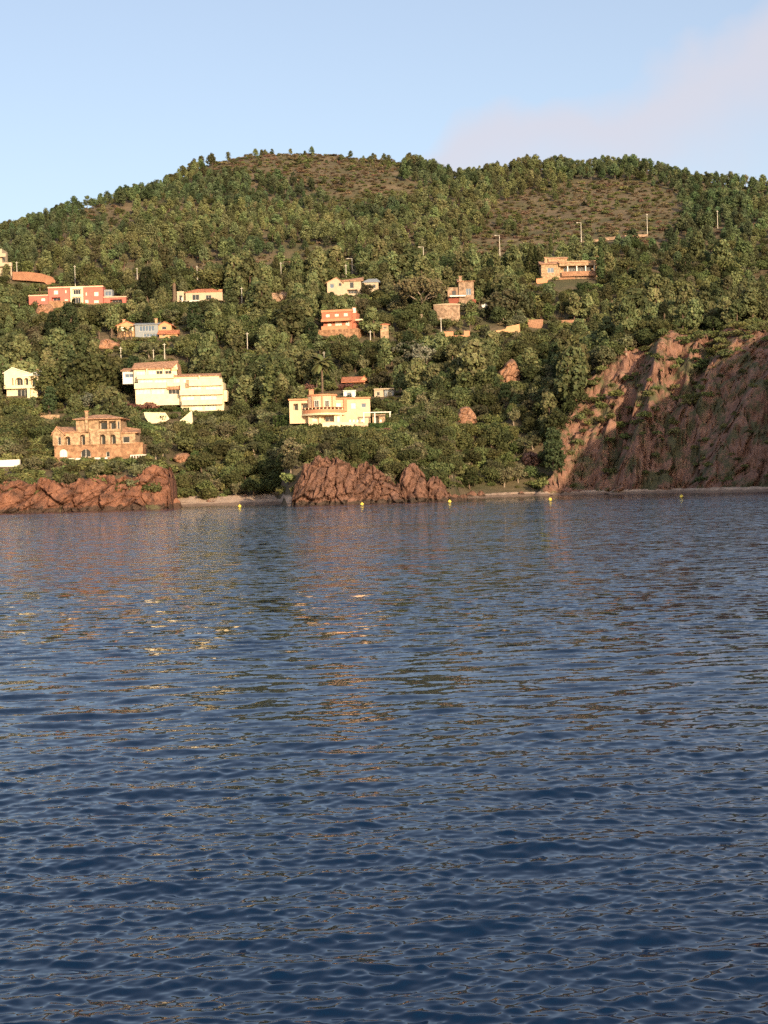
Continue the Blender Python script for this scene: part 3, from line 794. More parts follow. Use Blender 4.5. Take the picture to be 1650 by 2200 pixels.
    def bow(self, r, y, bulge, mat, name, n=16, ops=None, down=0):
        """wall or band curved out towards the front"""
        x0, x1, z0, z1 = self.rect(r); z0 -= down
        v, f = [], []
        for i in range(n + 1):
            t_ = i / n; x = x0 + (x1 - x0) * t_; yy = y - bulge * math.sin(math.pi * t_) ** 0.8
            v += [(x, yy, z0), (x, yy, z1)]
        m_ = len(v); v += [(x1, y + 3, z0), (x1, y + 3, z1), (x0, y + 3, z0), (x0, y + 3, z1)]
        for i in range(n): f.append((2 * i, 2 * i + 2, 2 * i + 3, 2 * i + 1))
        f += [(2 * n, m_, m_ + 1, 2 * n + 1), (m_, m_ + 2, m_ + 3, m_ + 1), (m_ + 2, 0, 1, m_ + 3), tuple([2 * i + 1 for i in range(n + 1)] + [m_ + 1, m_ + 3]), tuple([2 * i for i in range(n, -1, -1)] + [m_ + 2, m_])]
        o = link(name, pymesh(name, v, f, M_[mat]), self.root)
        self.foot(x0, x1, y - bulge, y + 3)
        return o
    def bow_y(self, px, r, y, bulge):
        t_ = (px - r[0]) / (r[2] - r[0]); return y - bulge * math.sin(math.pi * t_) ** 0.8
    def panel(self, r, y, kind='w', fr='frame', name='window'):
        """window or shutter set on a face, frame proud"""
        x0, x1, z0, z1 = self.rect(r); t_ = 0.12; vv, ff = [], []
        for bb in [(x0 - t_, x0, z0 - t_, z1 + t_), (x1, x1 + t_, z0 - t_, z1 + t_), (x0, x1, z0 - t_, z0), (x0, x1, z1, z1 + t_), ((x0 + x1) / 2 - .04, (x0 + x1) / 2 + .04, z0, z1)]:
            v1, f1 = box_np(bb[0], bb[1], y - 0.1, y + 0.15, bb[2], bb[3]); n = len(vv); vv += v1; ff += [tuple(n + i for i in g_) for g_ in f1]
        fo = self.solid(name, vv, ff, fr)
        v1, f1 = box_np(x0 + .003, x1 - .003, y - 0.04, y + 0.12, z0 + .003, z1 - .003)
        link('shutter' if kind == 's' else 'pane', pymesh('pane', v1, f1, M_['cream2'] if kind == 's' else (M_['blueglass'] if kind == 'b' else M_['glass'])), fo)
    def rail(self, r, y, mat='white', n=8, name='railing'):
        x0, x1, z0, z1 = self.rect(r); vv, ff = [], []
        bars = [(x0, x1, z1 - .16, z1), (x0, x1, z0, z0 + .14)] + [(x0 + (x1 - x0 - .16) * i / (n - 1), x0 + (x1 - x0 - .16) * i / (n - 1) + .16, z0 + .14, z1 - .16) for i in range(n)]
        for bb in bars:
            v1, f1 = box_np(bb[0], bb[1], y, y + 0.12, bb[2], bb[3]); k_ = len(vv); vv += v1; ff += [tuple(k_ + i for i in g_) for g_ in f1]
        return self.solid(name, vv, ff, mat)

# -- stone villa on the headland
B = Bld('stone_villa', 'ochre stone villa with arches and round-roofed tower above the left headland', 'house', 205, 988)
B.wall((117, 956, 307, 984), 0, 6, 'terrace_stone', [(128, 965, 145, 982, 'as'), (174, 965, 195, 982, 'ad'), (228, 970, 236, 982, 'ad')], down=2.5, name='terrace_wall')
B.box('coping', (116, 954.5, 308, 956), -.12, .4, 'terrace_stone')
B.box('ledge', (139, 984, 232, 987.5), -1.0, -.05, 'white')
B.rail((282, 977, 318, 989), -1.2, 'white', 7)
B.wall((112, 927, 193, 956.5), 2.2, 8, 'stone_ochre', [(121, 938, 128, 956, 'o'), (136, 937, 147, 956, 'ao'), (168, 933, 179, 956, 'ao')])
B.mono((110, 914, 195, 927), 2.2, 7.5, 'tile')
B.gable((109, 915, 134, 930), 119, 1.7, 6, 'tile', wall='stone_ochre')
B.wall((110, 929.5, 134, 956.4), 1.7, 4, 'stone_ochre', [(121, 938, 128, 956, 'w')])
B.wall((192, 926, 257, 956.3), 1.2, 8, 'stone_ochre', [(212.5, 933, 224.5, 956, 'ao'), (235, 933, 247, 956, 'ao')])
B.wall((160, 900, 256, 926.2), 2.0, 8, 'stone_ochre', [(208.5, 904, 227, 924, 'o'), (231, 904, 246, 924, 'o'), (249, 904, 254, 924, 'w')])
for c in (229, 247.6): B.box('column', (c - 1.3, 902, c + 1.3, 925.5), 1.7, 2.05, 'stone_ochre')
B.box('balustrade', (206, 921.5, 256, 927), 1.0, 1.25, 'stone_ochre')
B.hip((157, 888.5, 259, 900), 1.4, 10, (0.38, 0.38), 'tile')
B.chimney((181, 884, 187, 921), 1.2, 'stone_ochre')
B.wall((257, 928, 287, 956.2), 2.4, 7, 'stone_ochre', [(260, 937, 275, 951, 'w')])
B.mono((255, 915, 289, 928), 2.4, 7, 'tile', zl=(2, -5))
B.box('coping', (290, 950, 306, 956), .2, .6, 'terrace_stone')

# -- cream terraced house
B = Bld('terraced_house', 'large cream stepped house with long balconies and tiled roof', 'house', 385, 884)
B.wall((282, 789, 376, 818), 5, 8, 'cream', [(287, 795, 309, 804, 's'), (314, 793, 330, 803, 's'), (330.5, 794, 344, 803, 'w'), (349.5, 794, 364, 803, 'w')])
B.mono((280, 771.5, 372, 789), 4.4, 10, 'tile', zl=(-2, 1))
B.gable((362, 778, 378, 792), 377, 4.2, 12, 'tile', over=.1, wall='cream')
for c in (311, 347): B.box('pier', (c - 1.5, 789, c + 1.5, 806), 4.2, 5.05, 'cream')
B.wall((294, 812, 370, 835), 2.6, 6, 'cream', [(298, 815, 326, 821, 's'), (329, 815, 356, 821, 's')])
B.box('balcony', (292, 803, 371, 812.5), 2.0, 5.02, 'cream')
B.wall((361, 806, 469, 838), 3.0, 8, 'cream', [(364, 812, 384, 821, 's'), (391, 812, 423, 821, 's'), (429, 812, 460, 821, 's')])
B.mono((358, 799.5, 468, 806), 2.8, 7, 'tile')
B.box('fin', (425, 806, 428, 822), 2.2, 3.02, 'cream')
B.wall((289, 832, 387, 848), 1.8, 6, 'cream', [(290.5, 834.5, 322, 846, 's'), (323.5, 834.5, 352, 846, 's'), (360, 836.5, 384, 846, 'w')], down=3)
B.box('balcony', (287.5, 822, 357, 834), 1.0, 2.7, 'cream')
B.box('balcony', (357.5, 829, 406, 836), 1.2, 3.02, 'tile')  # brown box standing in for a band of shadow on the cream front
B.wall((388, 822, 480, 884), 0, 9, 'cream', [(410.5, 829.5, 432, 837, 's'), (442, 829.5, 474, 837, 's'), (391, 849, 418, 859, 's'), (431, 849, 466, 859, 's'), (411, 870, 436, 881, 's'), (440, 870, 465, 881, 's')], down=3)
B.box('balcony', (406, 815, 478, 829), -.9, 1.0, 'cream')
B.box('balcony', (387, 837.5, 479.5, 848.5), -1.1, -.02, 'cream')
B.box('balcony', (392, 859.5, 479, 870), -1.3, -.02, 'cream')
B.box('chimney', (400.5, 816.5, 407, 832), -1.0, 0.2, 'stone_ochre')
B.wall((478, 838, 487, 862), 1.5, 5, 'cream')
B.wall((256, 793, 282, 822), 6.5, 6, 'white', [(261, 800, 280, 808, 'b')])
B.mono((254, 784.5, 283, 793), 6.2, 12, 'tile')

def wall_thing(name, label, poly, mat, cat='wall', group=None, thick=1.0, down=1.5, yback=0.0, prot=True, d=None):
    """free-standing wall: front outline given by photo points, top edge then bottom edge"""
    px = sum(p[0] for p in poly) / len(poly); py = max(p[1] for p in poly)
    B = Bld(name, label, cat, px, py, group=group, d=d)
    bpy.data.objects.remove(B.root)
    pts = [B.L(*p) for p in poly]; zb = min(p[1] for p in pts)
    n = len(pts); v = [(x, 0, z - (down if z < zb + .3 else 0)) for x, z in pts] + [(x, thick, z - (down if z < zb + .3 else 0)) for x, z in pts]
    f = [tuple(range(n - 1, -1, -1)), tuple(range(n, 2 * n))] + [(i, (i + 1) % n, (i + 1) % n + n, i + n) for i in range(n)]
    o = link(name, pymesh(name, v, f, M_[mat]), None, B.O)
    tag(o, label, cat, group)
    xs = [p[0] for p in poly]; ys = [p[1] for p in poly]
    if prot: PROT.append((min(xs), min(ys), max(xs), max(ys) - 2, B.O.y))
    FOOT.append((B.O.x + min(p[0] for p in pts), B.O.y - .5, B.O.x + max(p[0] for p in pts), B.O.y + thick + .5))
    return o
wall_thing('retaining_wall', 'cream retaining wall under the garden of the terraced house', [(309, 885.5), (355, 886.5), (364, 900), (352, 908), (330, 911), (320, 908), (312, 897)], 'cream')
wall_thing('retaining_wall', 'triangular cream garden wall under the right block of the terraced house', [(412, 882), (415, 911), (400, 908), (386, 904)], 'cream')
wall_thing('garden_wall', 'low white wall at the left edge beside the stone villa', [(-30, 990), (42, 987), (42, 998), (10, 1003), (-30, 1004)], 'white')
wall_thing('garden_wall', 'pale stone wall behind the roof of the stone villa', [(86, 893), (104, 891), (128, 891), (128, 899), (86, 900)], 'stone_ochre')

# -- white villa far left
B = Bld('white_villa', 'white villa with gable and arches at the left edge', 'house', 45, 852)
B.wall((9, 800, 62, 829), 0, 8, 'cream', [(26, 812, 29, 828, 'ao'), (32.5, 811, 49, 828, 'ao'), (52, 812, 61, 828, 'ao')])
B.gable((8, 789, 58, 800), 27, 0, 8, 'cream2', wall='cream')
B.wall((62, 802, 82, 829), .6, 7, 'cream', [(65, 813, 77, 828, 'o')])
B.mono((52, 795, 84, 806), .2, 5, 'cream2', zl=(-6, 2))
B.box('chimney', (77, 793, 82, 802), 1, 1.8, 'stone_ochre')
B.box('balcony', (10, 828, 82, 835), -1.0, .5, 'cream')
B.wall((14, 835, 80, 853), .3, 7, 'cream', [(37, 837, 61, 852, 'd')], down=3)
B.box('pier', (60, 835, 66, 856), -.9, .3, 'cream')

# -- pink house
B = Bld('pink_house', 'pink two-storey house with cream portico on the upper left slope', 'house', 163, 656)
B.wall((104, 617, 221, 655), 0, 9, 'pink', [(116, 624, 125, 632.5, 's'), (140, 623.5, 143, 630, 's'), (202.5, 627, 211.5, 636, 's'), (184, 628, 187, 635, 's'), (111, 639, 130, 646, 'o'), (139, 643, 146, 650, 's'), (183, 644, 190, 651, 's'), (202, 645, 212, 653, 's')], down=3)
B.box('cornice', (103, 615.5, 222, 618.5), -.35, .02, 'pink2')
B.hip((105, 612, 220, 616), 0, 9, (.08, .08), 'tile', .1)
B.wall((152.5, 617, 179.5, 654.5), -1.1, 1.05, 'cream', [(156.5, 622, 176, 633, 'o'), (156.5, 638.5, 176, 652, 'o')])
B.wall((61, 634, 104.5, 651), 1.0, 6, 'pink', [(88, 640, 96, 646, 's')], down=3)
B.box('cornice', (60, 633, 104, 635.5), .8, 7, 'pink2')
B.wall((222, 638, 270, 655), .6, 6, 'pink', [(236, 643, 262, 652, 'o')], down=3)
B.box('cornice', (221.5, 636.5, 271, 639), .3, 6.6, 'pink2')
B.wall((221.5, 621, 239, 637), 2.2, 4, 'grey', [(223, 624, 237, 634, 'b')])
B.wall((107, 648, 150, 666), -2.6, 2.5, 'terrace_stone', [(100.5, 652, 107, 664, 'd')], down=2, name='terrace_wall')
B.wall((188, 652, 222, 660), -1.6, 1.5, 'terrace_stone', (), down=2, name='terrace_wall')
wall_thing('earth_bank', 'long red earth bank beside the road, top left', [(27, 584), (60, 584), (90, 588), (112, 595), (119, 604), (112, 611), (94, 606), (60, 603), (27, 601)], 'earth', 'bank', thick=3)

# -- apartment block at the left edge
B = Bld('apartment_block', 'beige block with projecting balconies cut by the left edge', 'house', 4, 596)
B.wall((-70, 536, 5, 598), 0, 10, 'beige', [(-30, 545, -12, 556, 'o'), (-30, 568, -12, 580, 'o')], down=3)
B.box('balcony', (-40, 546, 14, 553.5), -1.4, .02, 'beige')
B.box('balcony', (-40, 566, 27, 574), -1.6, .02, 'beige')
B.box('pier', (24.3, 574, 27, 592), -1.4, -.9, 'beige', down=2)

# -- orange house with glazed centre
B = Bld('orange_house', 'low orange house with grey glazed centre above a row of palms', 'house', 315, 724)
B.wall((251, 697, 292, 722), .8, 8, 'orange', [(258, 702, 268, 710, 's'), (276, 702, 286, 710, 's')], down=2)
B.gable((249, 689, 294, 698), 272, .8, 9, 'tile_red', wall='orange')
B.wall((291, 697, 340, 724), -.6, 6, 'grey', [(300, 700, 332, 712, 'b'), (309, 717, 335, 724, 'b')], down=2)
B.mono((289, 691.5, 341, 697), -.8, 4, 'grey')
B.wall((339.5, 697, 368, 724), .5, 8, 'orange', [(347, 701, 357, 708, 'w')], down=2)
B.gable((338, 690, 370, 698), 354, .5, 8.5, 'tile_red', wall='orange')
B.mono((342, 709, 384, 718), -2.4, .4, 'tile_red')
B.wall((344, 718, 383, 724), -2.0, 2.3, 'orange', [(350, 719, 357, 723, 'w')], down=2)
B.chimney((261.5, 686, 267, 696), 2, 'orange')
B.chimney((331, 684.5, 336, 695), 2, 'orange')

# -- beige house with red hip roof
B = Bld('beige_house', 'beige bungalow with red hip roof beside a stout palm', 'house', 432, 650)
B.wall((399, 628, 478, 650), 0, 8, 'beige', [(413, 633, 428, 645, 'w'), (442, 634, 454, 644, 'w')], down=3)
B.hip((398, 618, 475, 628), 0, 8, (.3, .28), 'tile_red')
B.chimney((469, 622, 477, 633), 1.2, 'terracotta')
B.wall((380, 625.5, 395, 650), .4, 6, 'beige', [(384.5, 634, 391.5, 645, 'd')], down=3)
B.box('terrace', (396, 646.5, 440, 649), -1.6, -.02, 'white')
B.box('pier', (391.5, 640, 394, 660), -1.4, -1.0, 'white')

# -- beige gabled house, upper middle
B = Bld('gabled_house', 'sandy two-storey house with gable, top centre below the road', 'house', 750, 637)
B.wall((703, 606, 735, 636), 0, 7, 'beige', [(709, 610, 717.5, 619, 'b'), (727, 608, 734, 615, 'w')], down=3)
B.gable((701, 595.5, 737, 606.5), 723, 0, 7, 'tile', wall='beige')
B.wall((735, 603, 776, 636), .3, 7, 'beige', [(751, 606, 760, 619, 'w'), (746, 622, 768, 631.5, 'o')], down=3)
B.mono((733, 593, 779, 603), 0, 6, 'tile', zl=(-4, 1))
B.box('balcony', (733, 631.5, 774, 636), -1.2, .2, 'beige')
B.wall((782, 606, 813, 628), 1.5, 6, 'beige', [(788, 610, 795, 618, 'w'), (801, 610, 807, 618, 'w')], down=3)
B.hip((779, 596, 816, 606), 1.5, 7.5, (.35, .2), 'grey')

# -- red house
B = Bld('red_house', 'brick red two-storey house on a stone terrace, centre of the slope', 'house', 728, 722, yaw=-14)
B.wall((690, 670, 756, 690), 0, 6.5, 'red', [(699, 674.5, 708, 681, 's'), (719, 674, 728, 680, 's'), (739, 673, 748, 680, 's')])
B.box('parapet', (689, 665.5, 757, 670.5), -.25, 6.8, 'terracotta')
B.wall((692, 689.9, 756, 710), 1.0, 5.4, 'red', [(701, 692, 710, 701, 's'), (718, 691, 733, 701, 's'), (741, 690.5, 750, 700, 's')])
B.box('balcony', (690, 685, 754, 690.5), -1.0, -.02, 'terracotta')
B.box('parapet', (692, 700.5, 750, 709), -1.6, -1.3, 'terracotta')
B.box('side_wing', (756.2, 672, 764, 710), 1.5, 6, 'red')
B.wall((684, 708.5, 774, 724), -1.9, 8, 'terrace_stone', (), down=3, name='terrace_wall')
B.box('awning', (766, 687, 781, 690), -.6, 2.2, 'cream')
B.chimney((755, 661, 761, 668), 2, 'white')

# -- small tower
B = Bld('water_tower', 'small square ochre tower with tiled cap right of the red house', 'tower', 826, 730)
B.wall((817.5, 698, 835, 732), 0, 3.0, 'stone_ochre', [(823, 702, 829, 706, 'w')], down=3)
B.hip((816, 693.5, 836.5, 698), 0, 3, (.4, .4), 'tile_red', .2)

# -- stone house with tower and round wall
B = Bld('stone_house', 'brown stone house with sloping tower roof behind a round wall', 'house', 990, 655)
B.wall((986, 604, 1018, 652), 0, 6, 'wall_stone', [(1001, 620, 1012, 634, 'b')], down=3)
B.mono((984, 598, 1019, 604), -.2, 6, 'tile', zl=(3, -6))
B.chimney((986, 594, 992, 603), .5, 'wall_stone')
B.wall((962, 617, 986, 652), .8, 6, 'wall_stone', [(971, 624, 980, 635, 'd')], down=3, fr='maroon')
B.box('canopy', (966, 635, 1000, 638), -1.3, .79, 'white')
B.wall((964, 639, 986, 652), .3, .5, 'maroon', (), down=1, name='panel')
B.box('parasol_box', (1011, 644, 1022, 651), -1.2, -.3, 'maroon')
B = Bld('round_wall', 'tan curved retaining wall below the brown stone house', 'wall', 958, 690)
B.bow((932, 656, 988, 690), 0, 1.6, 'wall_stone', 'wall_face', down=2); B.bow((931, 653.5, 989, 656), .1, 1.9, 'beige', 'coping')
B.prot((938, 653, 980, 670))
wall_thing('garden_wall', 'white garden wall end right of the brown stone house', [(1035, 653), (1063, 651.5), (1059, 660), (1044, 662), (1035, 658)], 'white')
wall_thing('garden_wall', 'low terracotta wall below the round wall', [(945, 713), (974, 712), (974, 722), (947, 724)], 'terracotta')
wall_thing('garden_wall', 'terracotta wall with a raised gatepost, right of the low one', [(975, 721), (997, 720), (997, 711), (1009, 710.5), (1009, 724), (975, 727)], 'terracotta')
wall_thing('garden_wall', 'wedge-shaped orange wall on the slope left of the cliff woods', [(1062, 711), (1086, 707), (1088, 702), (1116, 696), (1118, 712), (1062, 715)], 'orange')
wall_thing('garden_wall', 'square pinkish stone wall right of the wedge-shaped one', [(1134, 687), (1167, 686), (1166, 702), (1150, 706), (1134, 704)], 'bare')
wall_thing('garden_wall', 'thin long wall among trees, rightmost on the middle slope', [(1206, 688), (1258, 686), (1258, 693), (1206, 694)], 'bare')
wall_thing('garden_wall', 'low wall left under the long veranda house', [(1152, 599), (1176, 597), (1176, 607), (1152, 609)], 'terracotta')

wall_thing('road_wall', 'long pinkish rock cutting along the road above the veranda house', [(1222, 526), (1262, 517), (1300, 511), (1345, 505), (1392, 503), (1392, 508), (1345, 512), (1300, 517), (1262, 523), (1222, 531)], 'wall_stone', thick=2, prot=False)
# -- long house with veranda
B = Bld('veranda_house', 'long stone house with columned veranda on the upper right slope', 'house', 1222, 600)
B.wall((1163, 567, 1203, 596), 0, 8, 'stone_ochre', [(1176, 575.5, 1190, 586, 'b')], down=3)
B.mono((1161, 557, 1204, 567), -.3, 6, 'tile')
B.wall((1202, 560, 1283, 596), .2, 9, 'stone_ochre', [(1204, 571.5, 1280, 584, 'o')], down=3)
for c in (1219, 1238.5, 1257.5, 1276): B.box('column', (c - 1.1, 571, c + 1.1, 585), -1.0, -.7, 'white')
B.box('fascia', (1201, 564, 1284, 571.5), -1.3, .19, 'stone_ochre')
B.mono((1200, 556, 1285, 564), -1.2, 7, 'tile')
B.box('parapet', (1206, 583.5, 1283, 594), -1.4, -1.1, 'bare')
B.wall((1181, 550, 1221, 562), 5, 5, 'stone_ochre', prot=False)
B.mono((1180, 545.5, 1222, 551), 5, 9, 'tile')
B.chimney((1171, 552, 1177, 563), 2, 'stone_ochre')
B.chimney((1283, 549, 1290, 562), 3, 'stone_ochre')
B.wall((1201, 596.2, 1236, 625), -.4, 5, 'bare', [(1221, 602, 1232, 616, 'o')], down=2, name='lower_wall')
B.wall((1236.2, 594.2, 1283, 612), .0, 5, 'wall_stone', (), down=2, name='lower_wall')

# -- yellow villa
B = Bld('yellow_villa', 'apricot yellow villa with bowed front and curved balcony, low centre', 'house', 716, 914)
B.wall((621, 859, 663, 884), 1.2, 7, 'yellow', [(630, 867, 640, 881, 'o'), (647, 866, 661, 881, 'o')], down=3)
B.box('cornice', (619, 856.5, 664, 859.5), .7, 8.2, 'terracotta')
bw = (662, 851, 722, 884); by, bb_ = .5, 2.4
B.bow(bw, by, bb_, 'yellow', 'bowed_wall'); B.bow((660, 847.5, 724, 851), by, bb_ + .35, 'terracotta', 'cornice')
B.prot((662, 849, 722, 880))
for x0_, x1_ in ((668, 671), (677.5, 685.5), (699.5, 707)):
    if x1_ - x0_ > 4: B.panel((x0_, 861.5, x1_, 880), min(B.bow_y(x0_, bw, by, bb_), B.bow_y(x1_, bw, by, bb_)) - .02, 'w', 'white')
for c in (672, 693, 714): B.box('pilaster', (c - 1.6, 851, c + 1.6, 882), B.bow_y(c, bw, by, bb_) - .25, B.bow_y(c, bw, by, bb_) + .3, 'terracotta')
B.wall((718, 856, 795, 884), .8, 8, 'yellow', [(721, 865, 733, 880, 's'), (753.5, 865, 765, 878, 's'), (776, 866, 786, 875, 'b')], down=3)
B.box('cornice', (718, 853.5, 796, 856.5), .4, 9, 'terracotta')
B.box('pilaster', (738, 855, 745.5, 884), .3, .79, 'terracotta')
B.chimney((663, 837, 673, 850), 2.5, 'terracotta')
bal = (651, 880.5, 740, 891)
B.bow(bal, .3, 4.2, 'terracotta', 'balcony'); B.bow((650, 888.5, 741, 892.5), .3, 4.5, 'cream', 'balcony_slab')
B.prot((651, 880, 740, 890), -3)
for i in range(11):
    px_ = 656 + i * 8; B.box('baluster', (px_ - .8, 876.5, px_ + .8, 880.6), B.bow_y(px_, bal, .3, 4.2) - .02, B.bow_y(px_, bal, .3, 4.2) + .2, 'cream')
B.bow((651, 875.6, 740, 876.6), .3, 4.25, 'terracotta', 'handrail')
B.wall((663, 892, 735, 909), -1.2, 6, 'yellow', [(671, 894, 682, 906, 's'), (696, 893.5, 718, 906.5, 'o'), (724, 894, 731, 907, 's')], down=3)
B.box('pier', (686, 892.3, 690.5, 909), -1.7, -1.1, 'cream'); B.box('pier', (718.5, 892.3, 722, 909), -1.7, -1.1, 'cream')
B.box('terrace', (694, 908.5, 770, 916.5), -4.0, -1.3, 'cream', down=1.2)
B.box('terrace', (764, 910.5, 791, 922), -5.2, -1.5, 'pink2', down=1.0)
B.prot((690, 905, 790, 918), -4)
for c in (782, 805.5, 838): B.box('post', (c - 1.2, 886.5, c + 1.2, 911), -3.2, -2.9, 'white', down=1)
B.box('pergola_beam', (780, 886, 840, 888), -3.25, -2.85, 'white')
B.wall((800, 890, 828, 911), 0, 3, 'stone_ochre', [(806, 894, 814, 909, 'o')], down=2, name='garden_room')
# -- garden things on the terrace
for i, px_ in enumerate((752, 760, 768, 778, 818)):
    Q = Bld('terrace_chair', ['leftmost white chair on the yellow villa terrace', 'second white chair from the left on the villa terrace', 'third white chair on the villa terrace', 'white chair by the pergola post on the terrace', 'white chair under the pergola, rightmost'][i], 'chair', px_, 909, d=B.O.y - 3.6, group='white chairs on the villa terrace')
    Q.box('seat', (px_ - 2, 905.5, px_ + 2, 906.3), 0, .5, 'white'); Q.box('backrest', (px_ - 2, 901.5, px_ + 2, 905.4), .46, .54, 'white')
    for sx in (-1.7, 1.3):
        for yy in (0.02, .44): Q.box('leg', (px_ + sx, 906.3, px_ + sx + .4, 909), yy, yy + .05, 'white')

B = Bld('roofed_hut', 'hut with bright orange tiled roof behind the yellow villa', 'hut', 758, 826)
B.wall((742, 819, 784, 828), 0, 6, 'orange', [(750, 821, 757, 826, 'w')], down=2)
B.mono((735, 807, 782, 821), -1.5, 5, 'tile_red'); B.gable((772, 806.5, 790, 818), 783, -.2, 6, 'tile_red', wall='orange')
B = Bld('concrete_hut', 'flat grey concrete hut beside the tall slender conifer', 'hut', 825, 853)
B.wall((804, 837, 824, 855), 0, 4, 'beige', [(809, 842, 816, 850, 'w')], down=2); B.wall((826, 837, 846, 855), .5, 4, 'grey', [(832, 842, 842, 852, 'd')], down=2)
B.box('flat_roof', (803, 834.5, 847, 837), -.4, 4.6, 'beige')
B = Bld('pool_house', 'low white outbuilding partly hidden behind the yellow villa', 'hut', 750, 853)
B.wall((738, 840, 764, 855), 0, 4, 'white', [(745, 843, 755, 853, 'b')], down=2)
B.box('flat_roof', (737, 838.5, 765, 840), -.3, 4.3, 'white')

# ------------------------------------------------------------------ poles and lamps
def prism(n, pts_r, z):
    v = []; f = []
    for i, (r, zz) in enumerate(zip(pts_r, z)):
        for k in range(n):
            a = 2 * math.pi * k / n; v.append((r * math.cos(a), r * math.sin(a), zz))
    for i in range(len(z) - 1):
        for k in range(n):
            f.append((i * n + k, i * n + (k + 1) % n, (i + 1) * n + (k + 1) % n, (i + 1) * n + k))
    f.append(tuple(range(n - 1, -1, -1))); f.append(tuple((len(z) - 1) * n + k for k in range(n)))
    return v, f
POLES = [(37, 562, 600, 0, 'pole beside the beige block at the left edge'), (162, 570, 616, 0, 'tall pole behind the pink house'), (295, 575, 598, 0, 'pole on the road left of the dark poplar'), (424, 571, 600, 0, 'pole above the beige bungalow'),
         (604, 563, 592, 0, 'pole on the road, left of the gabled house'), (744, 568, 600, 0, 'pole just behind the gabled house roof'), (757, 555, 588, 1, 'street lamp above the gabled house'), (910, 530, 556, 1, 'street lamp above the large spreading pine'),
         (1074, 505, 547, 1, 'tall street lamp left of the veranda house'), (1249, 478, 518, 1, 'street lamp above the veranda house'), (1391, 459, 505, 0, 'tall pole on the upper right slope'), (1542, 452, 488, 0, 'rightmost pole, near the right edge'),
         (520, 617, 652, 0, 'pole right of the beige bungalow'), (532, 714, 752, 0, 'pole among pines in the middle slope'), (354, 737, 770, 0, 'pole just behind the terraced house roof'), (260, 745, 770, 0, 'short pole left of the terraced house roof'),
         (330, 750, 770, 0, 'thin short pole between two poles behind the terraced house'), (796, 710, 732, 0, 'short slanting pole left of the ochre tower'), (948, 682, 712, 0, 'thin pole under the round wall'), (697, 755, 785, 0, 'thin pole left of the slim cypress')]
for px, p0, p1, lamp, lab in POLES:
    g = ground_hit(px, p1 + 3)
    top = at(px, p0, g.y)
    h = top.z - g.z
    r0 = link('street_lamp' if lamp else 'utility_pole', None, None, g)
    tag(r0, ('grey ' if lamp else 'pale ') + lab, 'lamp post' if lamp else 'pole', 'street lamps along the road' if lamp else 'utility poles on the hillside')
    v, f = prism(8, (.20, .15, .11), (-1.0, h * .5, h)); link('pole', pymesh('pole', v, f, M_['pole']), r0)
    if lamp:
        v, f = box_np(-1.5, 0.08, -.06, .06, h - .15, h - .03); link('arm', pymesh('arm', v, f, M_['pole']), r0)
        v, f = box_np(-2.1, -1.2, -.18, .18, h - .22, h + .06); link('lamp_head', pymesh('lamp_head', v, f, M_['pole']), r0)
    else:
        v, f = box_np(-.5, .5, -.07, .07, h - .55, h - .4); link('crossarm', pymesh('crossarm', v, f, M_['pole']), r0)
    PROT.append((px - 5, p0 - 2, px + 5, p1, g.y))

# ------------------------------------------------------------------ buoys
def lathe(prof, n=20):
    v, f = prism(n, [p[0] for p in prof], [p[1] for p in prof]); return v, f
fl = [(0.02, -.5)] + [(.45 * math.cos(a), .08 + .45 * math.sin(a)) for a in np.linspace(-1.2, 1.3, 12)] + [(.08, .53)]
bm1 = pymesh('float', *lathe(fl), M_['buoy'])
for p in bm1.polygons: p.use_smooth = True
bm2 = pymesh('band', *lathe([(.455, -.12), (.47, -.10), (.47, -.02), (.455, 0)]), M_['buoy_dark'])
bm3 = pymesh('lifting_eye', *lathe([(.07, .5), (.07, .6), (.04, .66)], 8), M_['buoy'])
for px, py, lab in [(515, 1087, 'yellow buoy in front of the cove beach, leftmost of five'), (778, 1082.5, 'yellow buoy in front of the largest sea rock'), (966, 1077, 'yellow buoy in front of the small pointed rock'),
                    (1182, 1072.5, 'yellow buoy below the left edge of the cliff'), (1464, 1066.5, 'yellow buoy in front of the cliff, rightmost of five')]:
    d = ray(px, py + 3); tt = -CAMH / d[2]
    r0 = link('buoy', None, None, (d[0] * tt, d[1] * tt, 0.12)); r0.scale = (.7,) * 3
    r0.rotation_euler = (random.uniform(-.15, .15), random.uniform(-.15, .15), 0)
    tag(r0, lab, 'buoy', 'yellow buoys off the shore')
    link('float', bm1, r0); link('waterline_band', bm2, r0); link('lifting_eye', bm3, r0)

